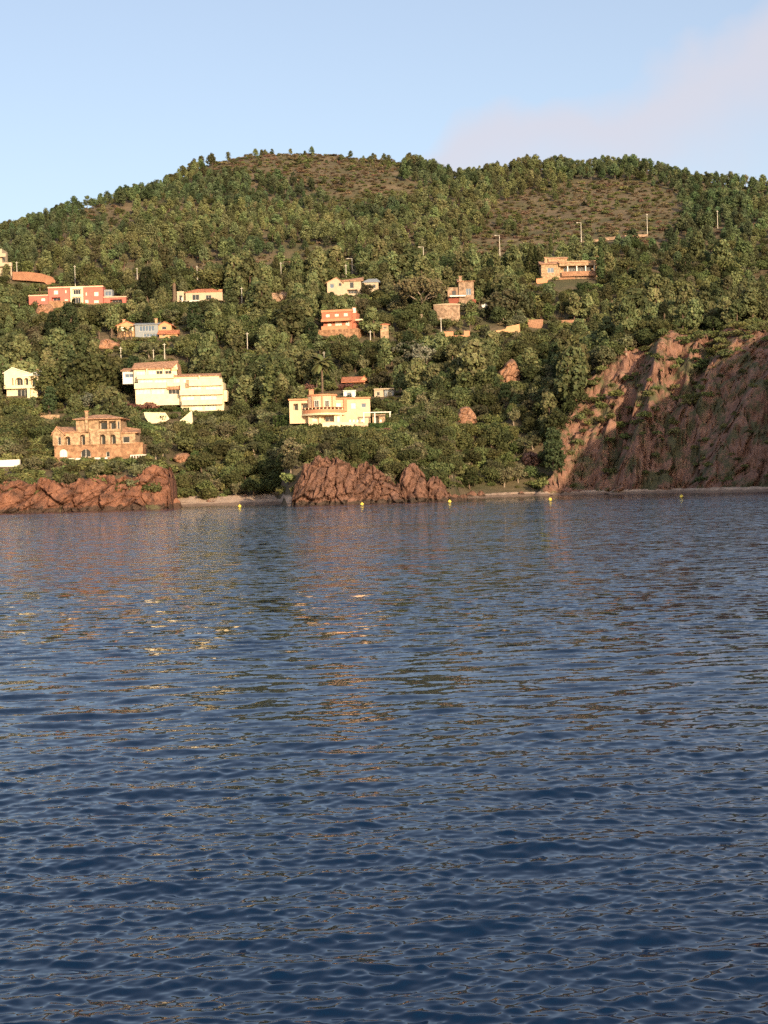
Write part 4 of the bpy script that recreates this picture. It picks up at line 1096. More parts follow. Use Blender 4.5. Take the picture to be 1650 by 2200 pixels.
# ------------------------------------------------------------------ trees
def leaf_quads(g, clumps, nleaf, size, up=0.25, jit=0.5, squash=0.85, elong=1.0):
    """leaf faces spread over the shell of many clumps; facing roughly outwards"""
    C = np.array([c[:3] for c in clumps]); Rr = np.array([c[3] for c in clumps])
    n = len(clumps) * nleaf
    ci = np.repeat(np.arange(len(clumps)), nleaf)
    d = g.normal(size=(n, 3)); d[:, 2] += up; d /= np.linalg.norm(d, axis=1)[:, None]
    P = C[ci] + d * (Rr[ci] * g.uniform(0.55, 1.08, n))[:, None] * np.array([1, 1, squash])
    N = d + jit * g.normal(size=(n, 3)); N /= np.linalg.norm(N, axis=1)[:, None]
    T = np.cross(N, g.normal(size=(n, 3))); T /= np.linalg.norm(T, axis=1)[:, None]
    Bt = np.cross(N, T)
    s = size * g.uniform(0.55, 1.25, n)
    a = (T * (s * elong)[:, None]); b_ = Bt * s[:, None]
    V = np.stack([P - a * .5 - b_ * .35, P + a * .35 - b_ * .5, P + a * .5 + b_ * .4, P - a * .4 + b_ * .5], 1).reshape(-1, 3)
    br = g.uniform(0.72, 1.28, n) * np.repeat(g.uniform(0.82, 1.18, len(clumps)), nleaf)
    return V, np.repeat(br, 4)

def tube(pts, radii, n=6):
    pts = np.array(pts, float); v = []; f = []
    for i, p in enumerate(pts):
        t_ = pts[min(i + 1, len(pts) - 1)] - pts[max(i - 1, 0)]; t_ /= np.linalg.norm(t_)
        u = np.cross(t_, [0.3, 1, 0.1]); u /= np.linalg.norm(u); w = np.cross(t_, u)
        for k in range(n):
            a = 2 * math.pi * k / n; v.append(p + radii[i] * (math.cos(a) * u + math.sin(a) * w))
    for i in range(len(pts) - 1):
        for k in range(n): f.append((i * n + k, i * n + (k + 1) % n, (i + 1) * n + (k + 1) % n, (i + 1) * n + k))
    return np.array(v), np.array(f)

def clumps_of(kind, g, n):
    c = []
    if kind in ('oak', 'olive'):
        sh = g.uniform(.8, 1.15); el_ = (g.uniform(.75, 1.3), g.uniform(.75, 1.3), g.uniform(-.08, .08))
        for i in range(n):
            d = g.normal(size=3); d[2] = d[2] * .9 + .15; d /= np.linalg.norm(d)
            r = g.uniform(.5, 1.0) if kind == 'oak' else g.uniform(.5, 1.05)
            c.append((d[0] * .38 * sh * r * el_[0] + el_[2], d[1] * .38 * sh * r * el_[1], .55 + d[2] * .31 * r, g.uniform(.15, .25) if kind == 'oak' else g.uniform(.09, .17)))
    elif kind == 'pine':
        for i in range(n):
            t_ = g.uniform(0, 1); rad = .21 * math.sin(math.pi * min(1, .28 + .68 * t_)) ** .9
            a = g.uniform(0, 6.28); r = rad * math.sqrt(g.uniform(.25, 1))
            c.append((r * math.cos(a), r * math.sin(a), .26 + .68 * t_, g.uniform(.085, .14)))
    elif kind == 'umbrella':
        for i in range(n):
            a = g.uniform(0, 6.28); r = .55 * math.sqrt(g.uniform(0.02, 1))
            c.append((r * math.cos(a), r * math.sin(a), .80 - .38 * r * r + g.uniform(-.13, .09) - (.12 if g.uniform() < .2 else 0), g.uniform(.06, .12)))
    elif kind == 'cypress':
        for i in range(n):
            t_ = i / n; rad = .085 * (1 - t_ ** 2.5) + .012
            a = g.uniform(0, 6.28)
            c.append((rad * .5 * math.cos(a), rad * .5 * math.sin(a), .06 + .92 * t_, rad * g.uniform(.75, 1.1)))
    elif kind == 'poplar':
        for i in range(n):
            t_ = g.uniform(0, 1); rad = .20 * math.sin(math.pi * min(1, .25 + .72 * t_)) ** .7
            a = g.uniform(0, 6.28); c.append((rad * math.cos(a) * .8, rad * math.sin(a) * .8, .12 + .82 * t_, g.uniform(.06, .11)))
    elif kind == 'bush':
        for i in range(n):
            a = g.uniform(0, 6.28); r = .55 * math.sqrt(g.uniform(0, 1))
            c.append((r * math.cos(a), r * math.sin(a), .25 + .45 * g.uniform(0, 1) * (1 - r), g.uniform(.18, .30)))
    return c

COLR = {'oak': (0.092, 0.107, 0.042), 'olive': (0.128, 0.130, 0.068), 'pine': (0.134, 0.150, 0.066), 'umbrella': (0.150, 0.130, 0.068), 'cypress': (0.062, 0.078, 0.032), 'poplar': (0.048, 0.066, 0.030), 'bush': (0.126, 0.139, 0.052), 'silver': (0.17, 0.175, 0.125)}

def crown_mesh(kind, seed, nc, nl, size, colour=None, elong=1.0):
    g = np.random.default_rng(seed)
    V, br = leaf_quads(g, clumps_of(kind, g, nc), nl, size, elong=elong, squash=1.2 if kind == 'cypress' else .85)
    c = np.array(colour or COLR[kind])
    colv = br[:, None] * c[None, :]
    colv[:, 0] *= np.repeat(g.uniform(.9, 1.15, len(V) // 4), 4)
    return mesh_np(kind + '_crown', V, np.arange(len(V)).reshape(-1, 4), col=colv, mat=M_['leaf'])

def trunk_mesh(kind, seed):
    g = np.random.default_rng(seed); vs_, fs_ = [], []; n0 = 0
    def add(p, r, n=6):
        nonlocal n0
        v, f = tube(p, r, n); vs_.append(v); fs_.append(f + n0); n0 += len(v)
    lean = g.uniform(-.05, .05, 2)
    hh = {'pine': .9, 'umbrella': .6, 'cypress': .5, 'bush': .4, 'poplar': .8}.get(kind, .5)
    rr = {'bush': .03, 'cypress': .02, 'umbrella': .028, 'pine': .022}.get(kind, .035)
    P = [(0, 0, -.15), (0, 0, .02), (lean[0], lean[1], hh * .5), (lean[0] * 1.5, lean[1] * 1.5, hh)]
    add(P, [rr * 1.5, rr * 1.2, rr * .85, rr * .5])
    for i in range({'umbrella': 9, 'oak': 5, 'olive': 6}.get(kind, 3)):
        a = g.uniform(0, 6.28); z0 = hh * g.uniform(.55, .95); L = {'umbrella': .42, 'cypress': .05, 'pine': .15, 'poplar': .1}.get(kind, .28) * g.uniform(.7, 1.1)
        p0 = np.array([lean[0] * 1.2, lean[1] * 1.2, z0]); e = p0 + np.array([math.cos(a) * L, math.sin(a) * L, L * g.uniform(.35, .8)])
        add([p0, (p0 + e) / 2 + [0, 0, .02], e], [rr * .6, rr * .42, rr * .2], 5)
    me = mesh_np(kind + '_trunk', np.concatenate(vs_), np.concatenate(fs_), smooth_=True, mat=M_['pale_bark'] if kind in ('umbrella', 'olive') else M_['bark'])
    return me

PROTO = {}
for kind, nv, nc, nl, sz, el in [('oak', 7, 26, 84, .058, 1), ('olive', 4, 34, 46, .055, 1.2), ('pine', 5, 40, 40, .056, 1.2), ('umbrella', 1, 70, 40, .034, 1.2), ('cypress', 2, 44, 40, .036, 1.4), ('poplar', 2, 60, 40, .040, 1), ('bush', 4, 22, 46, .11, 1)]:
    PROTO[kind] = [(crown_mesh(kind, 100 * nv + i * 7 + len(kind), nc, nl, sz, elong=el), trunk_mesh(kind, 50 + i)) for i in range(nv)]
PROTO['pale_cypress'] = [(crown_mesh('cypress', 881, 44, 40, .036, (.125, .135, .055), 1.4), trunk_mesh('cypress', 78))]
PROTO['flower'] = [(crown_mesh('bush', 771 + i, 22, 46, .11, (.21, .10, .085)), trunk_mesh('bush', 75 + i)) for i in range(2)]
PROTO['silver'] = [(crown_mesh('olive', 991 + i, 46, 34, .058, COLR['silver']), trunk_mesh('olive', 70 + i)) for i in range(2)]

LANDM = [(205, 940, 'the stone villa'), (385, 830, 'the terraced house'), (45, 825, 'the white villa'), (163, 638, 'the pink house'), (315, 708, 'the orange house'), (435, 632, 'the beige bungalow'), (755, 615, 'the gabled house'),
         (730, 692, 'the red house'), (826, 712, 'the ochre tower'), (990, 630, 'the brown stone house'), (1222, 580, 'the veranda house'), (716, 880, 'the yellow villa'), (758, 815, 'the orange-roofed hut'), (1095, 800, 'the pointed orange rock'),
         (1005, 897, 'the bare tan rock'), (800, 1030, 'the sea rocks'), (490, 1060, 'the cove beach'), (1400, 900, 'the cliff'), (1090, 705, 'the wedge-shaped wall'), (1150, 695, 'the square stone wall'), (1391, 490, 'the tall upper right pole'),
         (1542, 480, 'the rightmost pole'), (1074, 530, 'the tall street lamp'), (604, 580, 'the pole on the road'), (532, 735, 'the pole among pines'), (70, 595, 'the red earth bank'), (1140, 990, 'the low red rock face'), (1232, 690, 'the thin long wall'), (590, 640, 'the broken tan rocks')]
DESC = {'oak': ('oak_tree', 'dark green round tree', 'tree'), 'olive': ('olive_tree', 'grey-green loose tree', 'tree'), 'pine': ('pine_tree', 'yellow-green pine', 'tree'), 'bush': ('bush', 'low green bush', 'bush'), 'cypress': ('cypress_tree', 'slim dark cypress', 'tree'),
        'poplar': ('poplar_tree', 'dark upright tree', 'tree'), 'silver': ('olive_tree', 'silvery grey tree', 'tree'), 'umbrella': ('umbrella_pine', 'spreading umbrella pine', 'tree'), 'flower': ('flowering_bush', 'pinkish flowering bush', 'bush'), 'pale_cypress': ('cypress_tree', 'pale green cypress', 'tree')}
PLACED = []
def place_tree(kind, X, Y, Z, h, wid=1.0, label=None, px=None, py=None):
    nm, ds, cat = DESC[kind]
    cm, tm = PROTO[kind][random.randrange(len(PROTO[kind]))]
    o = bpy.data.objects.new(nm, None); COL.objects.link(o)
    o.location = (X, Y, Z); o.scale = (h * wid, h * wid, h); o.rotation_euler = (random.uniform(-.04, .04), random.uniform(-.04, .04), random.uniform(0, 6.28))
    c = bpy.data.objects.new('crown', cm); COL.objects.link(c); c.parent = o
    t_ = bpy.data.objects.new('trunk', tm); COL.objects.link(t_); t_.parent = o
    o['category'] = cat
    if label: o['label'] = label
    else: PLACED.append((o, kind, px, py))
    o['group'] = {'oak': 'round trees on the slope', 'olive': 'grey-green trees on the slope', 'silver': 'silvery trees on the slope', 'pine': 'pines on the slope', 'bush': 'bushes on the slope', 'cypress': 'cypresses near the houses', 'poplar': 'dark upright trees', 'umbrella': 'spreading pines', 'flower': 'pinkish flowering bushes in the gardens', 'pale_cypress': 'cypresses near the houses'}[kind]
    return o

def visible_ok(px0, py0, px1, py1, Y, tol=0):
    for r in PROT:
        if Y < r[4] + 0.5 and px1 > r[0] and px0 < r[2] and py1 > r[1] and py0 < r[3] - tol:
            return False
    return True
def in_foot(X, Y, m_=0.0):
    return any(f[0] - m_ < X < f[2] + m_ and f[1] - m_ < Y < f[3] + m_ for f in FOOT)

# single trees that stand out
SPECIAL = [('umbrella', 905, 692, 588, 1.0, 'large spreading pine with bare pale trunk left of the brown stone house'),
           ('poplar', 318, 662, 572, 1.0, 'tall dark bushy tree right of the pink house'), ('poplar', 150, 735, 648, 1.1, 'dark tree below the pink house, left of the palms'), ('poplar', 112, 738, 668, 0.9, 'dark round-topped tree below the earth bank of the pink house'),
           ('pale_cypress', 583, 892, 778, 1.5, 'big pale-tipped cypress left of the yellow villa'), ('pale_cypress', 598, 893, 815, 1.4, 'shorter cypress touching the big one left of the yellow villa'), ('cypress', 707, 815, 745, 1.2, 'slim cypress behind the palm of the yellow villa'), ('cypress', 818, 808, 752, 1.2, 'slim cypress between the hut and the conifer'),
           ('cypress', 1141, 592, 527, 1.3, 'leftmost of the three cypresses left of the veranda house'), ('cypress', 1150, 592, 530, 1.2, 'middle of the three cypresses left of the veranda house'), ('cypress', 1159, 593, 535, 1.1, 'rightmost of the three cypresses left of the veranda house'), ('cypress', 1290, 606, 514, .9, 'lone tall cypress at the right end of the veranda house'),
           ('cypress', 1183, 545, 500, 1.0, 'small cypress above the veranda house'), ('cypress', 706, 790, 745, 1.0, 'thin cypress beside a thin pole'),
           ('silver', 880, 790, 724, 1.1, 'large silvery tree below the ochre tower'), ('silver', 915, 795, 740, 1.0, 'silvery tree right of the large silvery one'), ('silver', 192, 890, 838, .9, 'silvery tree just above the stone villa roof'),
           ('pine', 860, 850, 782, .8, 'tall slender conifer beside the concrete hut'), ('oak', 205, 862, 752, 1.1, 'very large olive brown tree between the white villa and the terraced house'), ('oak', 100, 858, 782, 1.0, 'large tree right of the white villa'),
           ('oak', 165, 885, 800, 1.0, 'broad tree directly above the stone villa chimney'), ('oak', 455, 628, 572, 1.3, 'bright green broad tree behind the beige bungalow'), ('olive', 1080, 690, 612, 1.1, 'tall grey-green tree below the cypress trio, left of its twin'), ('olive', 1112, 690, 615, 1.0, 'tall grey-green tree below the cypress trio, right of its twin'),
           ('oak', 808, 905, 850, 1.0, 'dark round tree on the yellow villa terrace'),
           ('flower', 292, 882, 858, 1.3, 'wide pinkish flowering bush below the left balconies of the terraced house'), ('flower', 325, 880, 855, 1.1, 'pinkish bush between hedges in the terraced house garden'), ('flower', 400, 880, 860, .9, 'pinkish bush against the right block of the terraced house'),
           ('flower', 662, 845, 818, 1.2, 'reddish bush behind the left wing of the yellow villa'), ('flower', 742, 838, 818, 1.4, 'reddish creeper mass below the orange-roofed hut'), ('flower', 830, 930, 912, 1.3, 'dry pinkish bush right below the villa terrace'),
           ('bush', 752, 912, 890, .9, 'green bush on the terrace against the yellow villa'), ('bush', 664, 912, 893, 1.1, 'green bush at the left foot of the yellow villa'), ('olive', 632, 900, 868, .8, 'small grey-green tree before the left wing of the yellow villa'),
           ('bush', 205, 962, 946, .9, 'green climber in front of the stone villa wall'), ('bush', 250, 996, 976, 1.2, 'round bush before the stone villa terrace wall'), ('olive', 150, 958, 930, .7, 'small brown-leaved tree on the left terrace of the stone villa'), ('bush', 118, 985, 955, 1.0, 'bush at the left corner of the stone villa terrace'),
           ('olive', 790, 640, 604, .9, 'grey tree before the right wing of the gabled house'), ('bush', 368, 884, 862, 1.3, 'dark bush in the terraced house garden beside the tall hedge'), ('poplar', 158, 668, 640, .9, 'dark cypress-like tree in front of the pink house portico')]
for kind, px, pb, ptop, wid, lab in SPECIAL:
    g = ground_hit(px, pb); top = at(px, ptop, g.y); h = top.z - g.z
    place_tree(kind, g.x, g.y, g.z - .1, h, wid, label=lab)
    pw = 38 if kind == 'umbrella' else 10
    PROT.append((px - pw, ptop, px + pw, pb - (pb - ptop) * .4, g.y))

# palms
def frond_mesh():
    v, f, c = [], [], []
    g = np.random.default_rng(5); n = 9
    for i in range(n):
        t_ = i / (n - 1); x = t_ * .95; z = .30 * t_ - .62 * t_ ** 2.2; w = .19 * math.sin(math.pi * (0.12 + .85 * t_)) ** .8
        for s_ in (-1, 0, 1):
            v.append((x, s_ * w, z - abs(s_) * w * .45))
        c += [.8 + .3 * g.uniform(), 1.0, .8 + .3 * g.uniform()]
    for i in range(n - 1):
        for k in (0, 1):
            a = i * 3 + k; f.append((a, a + 1, a + 4, a + 3))
    return mesh_np('frond', np.array(v), np.array(f), col=np.array(c)[:, None] * np.array([.15, .16, .06])[None, :], mat=M_['leaf'])
FROND = frond_mesh()
def palm(px, pb, ptop, lab, fr=2.3, thick=.2, nf=20):
    g = ground_hit(px, pb); top = at(px, ptop, g.y); h = max(1.5, top.z - g.z - fr * .35)
    o = link('palm_tree', None, None, g); tag(o, lab, 'palm', 'palms by the houses')
    pts = [(0, 0, -.5), (.05, 0, h * .4), (.02, .05, h * .8), (0, 0, h)]
    v, f = tube(pts, [thick * 1.3, thick, thick * .95, thick * 1.25], 8)
    link('trunk', mesh_np('palm_trunk', v, f, mat=M_['bark'], smooth_=True), o)
    for i in range(nf):
        q = bpy.data.objects.new('frond', FROND); COL.objects.link(q); q.parent = o
        q.location = (0, 0, h); q.scale = (fr * random.uniform(.85, 1.1),) * 3
        q.rotation_euler = (0, -R(random.uniform(-35, 70)), 2.4 * i + random.uniform(-.2, .2))
    PROT.append((px - 10, ptop, px + 10, pb - 3, g.y))
palm(693, 852, 768, 'tall feathery palm behind the yellow villa', 4.4, .3, 34)
palm(375, 650, 603, 'stout palm with thick trunk left of the beige bungalow', 2.2, .7, 22)
for i, (px, pb, pt) in enumerate([(213, 729, 704), (240, 731, 698), (258, 732, 704), (270, 733, 706), (282, 729, 702), (86, 632, 612), (1010, 718, 690), (768, 908, 876)]):
    palm(px, pb, pt, ['leftmost short palm of the row below the orange house', 'second palm from the left in the row below the orange house', 'third palm from the left in the row below the orange house', 'fourth palm from the left in the row below the orange house', 'rightmost palm of the row below the orange house',
                      'small palm left of the pink house', 'small palm above the terracotta gatepost wall', 'little palm on the yellow villa terrace'][i], 1.5, .22, 16)

# hedges of the terraced house garden
for px0, py0, px1, py1, lab in [(340, 841, 353, 880, 'clipped tall green hedge block below the terraced house'), (306, 846, 340, 852, 'long low clipped hedge under the terraced house balconies'), (306, 878, 405, 886, 'clipped hedge along the cream retaining wall'),
                                (793, 910, 842, 920, 'clipped dark hedge right of the yellow villa terrace'), (588, 893, 652, 918, 'long clipped dark hedge left of the yellow villa')]:
    g = ground_hit((px0 + px1) / 2, py1); s = g.y / F; w, h = (px1 - px0) * s, (py1 - py0) * s
    gg = np.random.default_rng(int(px0)); n = int(min(3000, 500 + w * h * 45))
    P = gg.uniform(-.5, .5, (n, 3)); ax = gg.integers(0, 3, n); P[np.arange(n), ax] = np.where(gg.uniform(size=n) < .5, -.5, .5)
    P = P * [w, 1.6, h] + [0, .8, h / 2]; d = P - [0, .8, h / 2]; d /= np.linalg.norm(d, axis=1)[:, None]
    N = d + .5 * gg.normal(size=(n, 3)); N /= np.linalg.norm(N, axis=1)[:, None]; T = np.cross(N, gg.normal(size=(n, 3))); T /= np.linalg.norm(T, axis=1)[:, None]; Q = np.cross(N, T)
    V = np.stack([P - T * .2 - Q * .17, P + T * .2 - Q * .2, P + T * .18 + Q * .2, P - T * .2 + Q * .18], 1).reshape(-1, 3)
    o = link('hedge', mesh_np('hedge', V, np.arange(4 * n).reshape(-1, 4), col=np.repeat(gg.uniform(.75, 1.25, n), 4)[:, None] * np.array([.05, .075, .025])[None, :], mat=M_['leaf']), None, g)
    tag(o, lab, 'hedge', 'clipped hedges in the gardens')
    PROT.append((px0 + 4, py0, px1 - 4, py1 - 3, g.y))

# ---- the general cover: sampled over the ground
def inpoly(px, py, poly):
    r = np.zeros(px.shape, bool); n = len(poly)
    for i in range(n):
        x1, y1 = poly[i]; x2, y2 = poly[(i + 1) % n]
        c = ((y1 > py) != (y2 > py)) & (px < (x2 - x1) * (py - y1) / (y2 - y1 + 1e-9) + x1); r ^= c
    return r
def jgrid(d0, d1, sp, g):
    ys = np.arange(d0, d1, sp); P = []
    for y in ys:
        w = 0.262 * y + 6; xs = np.arange(-w, w, sp); P.append(np.stack([xs + g.uniform(-.45, .45, len(xs)) * sp, y + g.uniform(-.45, .45, len(xs)) * sp], 1))
    return np.concatenate(P)

SCRUB = [[(425, 360), (560, 322), (700, 322), (866, 340), (862, 400), (760, 415), (620, 398), (500, 388)], [(640, 398), (760, 405), (900, 385), (905, 430), (780, 445), (690, 438)],
         [(1040, 440), (1160, 410), (1300, 395), (1440, 420), (1490, 480), (1430, 530), (1260, 545), (1120, 555), (1000, 562)], [(165, 448), (250, 440), (310, 465), (300, 512), (190, 505)], [(380, 590), (520, 560), (700, 540), (760, 548), (640, 580), (480, 606)]]
g = np.random.default_rng(11)
CAND = []     # kind, X, Y, Z, h, wid, px, py, score
def consider(kind, X, Y, Z, h, wid):
    cw = {'oak': .50, 'olive': .48, 'pine': .28, 'bush': .62, 'poplar': .25, 'cypress': .11}[kind] * wid * h
    px, pb = proj(X, Y, Z); px2, pt = proj(X, Y, Z + h); w = cw * F / Y
    if px < -60 or px > 1710: return False
    if not visible_ok(px - w * .85, pt, px + w * .85, pb - (pb - pt) * .1, Y, 7 if kind == 'bush' else 8): return False
    CAND.append((kind, X, Y, Z, h, wid, px, (pb + pt) / 2, h / Y))
    return True
P = np.concatenate([jgrid(312, 405, 3.1, g), jgrid(405, 440, 3.9, g), jgrid(440, 655, 4.6, g)])
Zp = hgt(P[:, 0], P[:, 1]); ppx, ppy = proj(P[:, 0], P[:, 1], Zp)
nz1 = vnoise(P[:, 0] / 22, P[:, 1] / 26, k=81); nz2 = vnoise(P[:, 0] / 14 + 5, P[:, 1] / 15, k=82)
eps = 1.5; slope = np.hypot(hgt(P[:, 0] + eps, P[:, 1]) - hgt(P[:, 0] - eps, P[:, 1]), hgt(P[:, 0], P[:, 1] + eps) - hgt(P[:, 0], P[:, 1] - eps)) / (2 * eps)
for i in range(len(P)):
    X, Y, Z = P[i, 0], P[i, 1], Zp[i]
    if Z < 1.5 + .5 * nz2[i] or in_foot(X, Y): continue
    cliff = awarp(ppx[i], Y) > 1180 and Y < 398 + 6 * nz2[i]
    u = g.uniform()
    if cliff:
        if u > .34 + .6 * nz1[i] + .018 * (Y - 355): continue
        consider('bush', X, Y, Z - .2, g.uniform(.9, 2.7), g.uniform(.9, 1.3)); continue
    if Y < 345 and ppx[i] < 375:                       # headland garden
        kind = 'bush' if u < .75 else 'olive'; h = g.uniform(1.6, 3.6) if kind == 'bush' else g.uniform(3, 5)
    elif Y < 425 and ppx[i] < 1180:                    # shrubby slope above the cove and the rocks
        kind = 'bush' if u < .55 else ('oak' if u < .85 else 'olive'); h = g.uniform(2.0, 3.8) if kind == 'bush' else g.uniform(3.5, 5.8)
    else:
        m_ = nz1[i] + .5 * nz2[i]
        if m_ > .25: kind = 'pine' if u < .75 else 'oak'
        elif m_ < -.35: kind = 'olive' if u < .45 else ('bush' if u < .65 else 'oak')
        else: kind = 'oak' if u < .55 else ('pine' if u < .75 else ('olive' if u < .88 else 'bush'))
        h = {'pine': g.uniform(6.5, 11), 'oak': g.uniform(4.5, 8), 'olive': g.uniform(4, 7), 'bush': g.uniform(2, 4)}[kind]
        if g.uniform() < .14 and kind in ('oak', 'pine'): h *= 1.5
        elif g.uniform() < .2: h *= .65
        if kind == 'oak' and g.uniform() < .10: kind = 'poplar'; h = g.uniform(7, 12)
        elif kind == 'oak' and g.uniform() < .04: kind = 'cypress'; h = g.uniform(6, 10)
        if ppx[i] > 1290 and Y > 400: h *= .8
    wid = g.uniform(.85, 1.2)
    if not consider(kind, X, Y, Z - .15, h, wid):
        for hh in (3.6, 2.4, 1.4):
            if hh < h and consider('bush', X, Y, Z - .1, hh * g.uniform(.85, 1.1), g.uniform(.9, 1.4)): break

lim = {'oak': 290, 'pine': 290, 'olive': 220, 'bush': 290, 'poplar': 120, 'cypress': 40}
CAND.sort(key=lambda c: -c[8])
REST = []
cnt = {}
for c in CAND:
    k = c[0]
    if cnt.get(k, 0) < lim[k] and -25 < c[6] < 1675 and c[8] > 0.0035:
        cnt[k] = cnt.get(k, 0) + 1
        place_tree(k, c[1], c[2], c[3], c[4], c[5], px=c[6], py=c[7])
    elif k in ('poplar', 'cypress'):
        REST.append(('pine',) + tuple(c[1:]))
    else:
        REST.append(c)

# labels: which one, by landmark and count from the left
ORD = ['leftmost', 'second', 'third', 'fourth', 'fifth', 'sixth', 'seventh', 'eighth', 'ninth', 'tenth', 'eleventh', 'twelfth', 'thirteenth', 'fourteenth', 'fifteenth', 'sixteenth', 'seventeenth', 'eighteenth', 'nineteenth', 'twentieth']
ORD += ['twenty-' + w for w in ORD[1:9] and ['first', 'second', 'third', 'fourth', 'fifth', 'sixth', 'seventh', 'eighth', 'ninth']] + ['thirtieth'] + ['thirty-' + w for w in ['first', 'second', 'third', 'fourth', 'fifth', 'sixth', 'seventh', 'eighth', 'ninth']]
cl = {}
for o, kind, px, py in PLACED:
    L_ = min(LANDM, key=lambda l: (l[0] - px) ** 2 + 1.6 * (l[1] - py) ** 2)
    dx, dy = px - L_[0], py - L_[1]
    rel = ('right of' if dx > 0 else 'left of') if abs(dx) > 1.2 * abs(dy) else ('below' if dy > 0 else 'above')
    cl.setdefault((DESC[kind][1], rel, L_[2]), []).append((px, o))
for (ds, rel, lm), lst in cl.items():
    lst.sort(key=lambda t_: t_[0])
    for i, (px, o) in enumerate(lst):
        if len(lst) == 1: o['label'] = '%s %s %s' % (ds, rel, lm)
        else:
            w = ORD[i] if i < len(ORD) else ORD[len(lst) - 1 - i]
            if 0 < i < len(lst) - 1 and i >= len(ORD): w = w.replace('leftmost', 'rightmost') + ' from right'; o['label'] = w + ' %s %s %s' % (ds, rel, lm); continue
            o['label'] = ('rightmost' if i == len(lst) - 1 else (w if i == 0 else w + ' from left')) + ' %s %s %s' % (ds, rel, lm)

# ---- joined cover: what is past the limits, and the far pine forest
COLR['dry'] = (.18, .138, .080)
def lib_obj(name, kind, seed, nc, nl, size, colour, trunk=True, elong=1.0):
    """one tree of the cover as a single mesh, kept outside the scene as source for the scatter"""
    gg = np.random.default_rng(seed)
    V, br = leaf_quads(gg, clumps_of(kind, gg, nc), nl, size, elong=elong)
    C = br[:, None] * np.array(colour)[None, :]
    Fq = np.arange(len(V)).reshape(-1, 4)
    if trunk:
        tv, tf = tube([(0, 0, -.12), (gg.uniform(-.02, .02), 0, .35), (gg.uniform(-.03, .03), 0, .7)], [.026, .019, .010], 5)
        Fq = np.concatenate([Fq, tf + len(V)]); V = np.concatenate([V, tv]); C = np.concatenate([C, np.tile([[.17, .125, .09]], (len(tv), 1))])
    return bpy.data.objects.new(name, mesh_np(name, V, Fq, col=C, mat=M_['leaf']))
KINDS = ['pine', 'oak', 'olive', 'bush', 'dry']
SRC = bpy.data.collections.new('scatter_sources')
FIRST = {}; NVAR = {}
_i = 0
for k_, nv_, nc_, nl_, sz_, tr_ in [('pine', 8, 30, 34, .052, True), ('oak', 7, 24, 44, .066, True), ('olive', 5, 30, 26, .065, True), ('bush', 6, 16, 22, .13, False), ('dry', 5, 16, 18, .12, False)]:
    FIRST[k_] = _i; NVAR[k_] = nv_
    for q_ in range(nv_):
        SRC.objects.link(lib_obj('%02d_%s' % (_i, k_), 'bush' if k_ == 'dry' else k_, 300 + 17 * _i, nc_, nl_, sz_, COLR[k_], tr_)); _i += 1
def merge(name, label, cat, items):
    """items: (kind, X, Y, Z, h, wid[, tint])"""
    gg = np.random.default_rng(len(items)); n = len(items)
    P_ = np.array([[it[1], it[2], it[3]] for it in items], np.float32)
    me = bpy.data.meshes.new(name); me.vertices.add(n); me.vertices.foreach_set('co', P_.ravel())
    def attr(nm, ty, key, arr):
        a_ = me.attributes.new(nm, ty, 'POINT'); a_.data.foreach_set(key, np.asarray(arr).ravel())
    attr('idx', 'INT', 'value', np.array([FIRST[it[0]] + gg.integers(NVAR[it[0]]) for it in items], np.int32))
    attr('rot', 'FLOAT_VECTOR', 'vector', np.stack([gg.uniform(-.05, .05, n), gg.uniform(-.05, .05, n), gg.uniform(0, 6.28, n)], 1).astype(np.float32))
    attr('scl', 'FLOAT_VECTOR', 'vector', np.array([[it[4] * it[5], it[4] * it[5], it[4]] for it in items], np.float32))
    tn = np.ones((n, 4), np.float32)
    for i, it in enumerate(items):
        if len(it) > 6: tn[i, :3] = it[6]
    tn[:, :3] *= gg.uniform(.92, 1.08, (n, 3))
    attr('tint', 'FLOAT_COLOR', 'color', tn)
    o = link(name, me); tag(o, label, cat, kind='stuff')
    ng = bpy.data.node_groups.get('scatter_cover')
    if ng is None:
        ng = bpy.data.node_groups.new('scatter_cover', 'GeometryNodeTree')
        ng.interface.new_socket('Geometry', in_out='INPUT', socket_type='NodeSocketGeometry'); ng.interface.new_socket('Geometry', in_out='OUTPUT', socket_type='NodeSocketGeometry')
        N = ng.nodes; gi = N.new('NodeGroupInput'); go = N.new('NodeGroupOutput'); ip = N.new('GeometryNodeInstanceOnPoints'); ci = N.new('GeometryNodeCollectionInfo')
        ci.inputs['Collection'].default_value = SRC; ci.inputs['Separate Children'].default_value = True; ci.inputs['Reset Children'].default_value = True
        ip.inputs['Pick Instance'].default_value = True
        def na(nm, ty):
            q = N.new('GeometryNodeInputNamedAttribute'); q.data_type = ty; q.inputs['Name'].default_value = nm; return q.outputs['Attribute']
        ng.links.new(gi.outputs[0], ip.inputs['Points']); ng.links.new(ci.outputs[0], ip.inputs['Instance'])
        ng.links.new(na('idx', 'INT'), ip.inputs['Instance Index']); ng.links.new(na('scl', 'FLOAT_VECTOR'), ip.inputs['Scale'])
        er = N.new('FunctionNodeEulerToRotation'); ng.links.new(na('rot', 'FLOAT_VECTOR'), er.inputs[0]); ng.links.new(er.outputs[0], ip.inputs['Rotation'])
        ng.links.new(ip.outputs[0], go.inputs[0])
    md = o.modifiers.new('scatter', 'NODES'); md.node_group = ng
    return o
merge('woodland', 'mixed dark woodland covering the hillside between the houses', 'woodland', [c[:6] for c in REST])

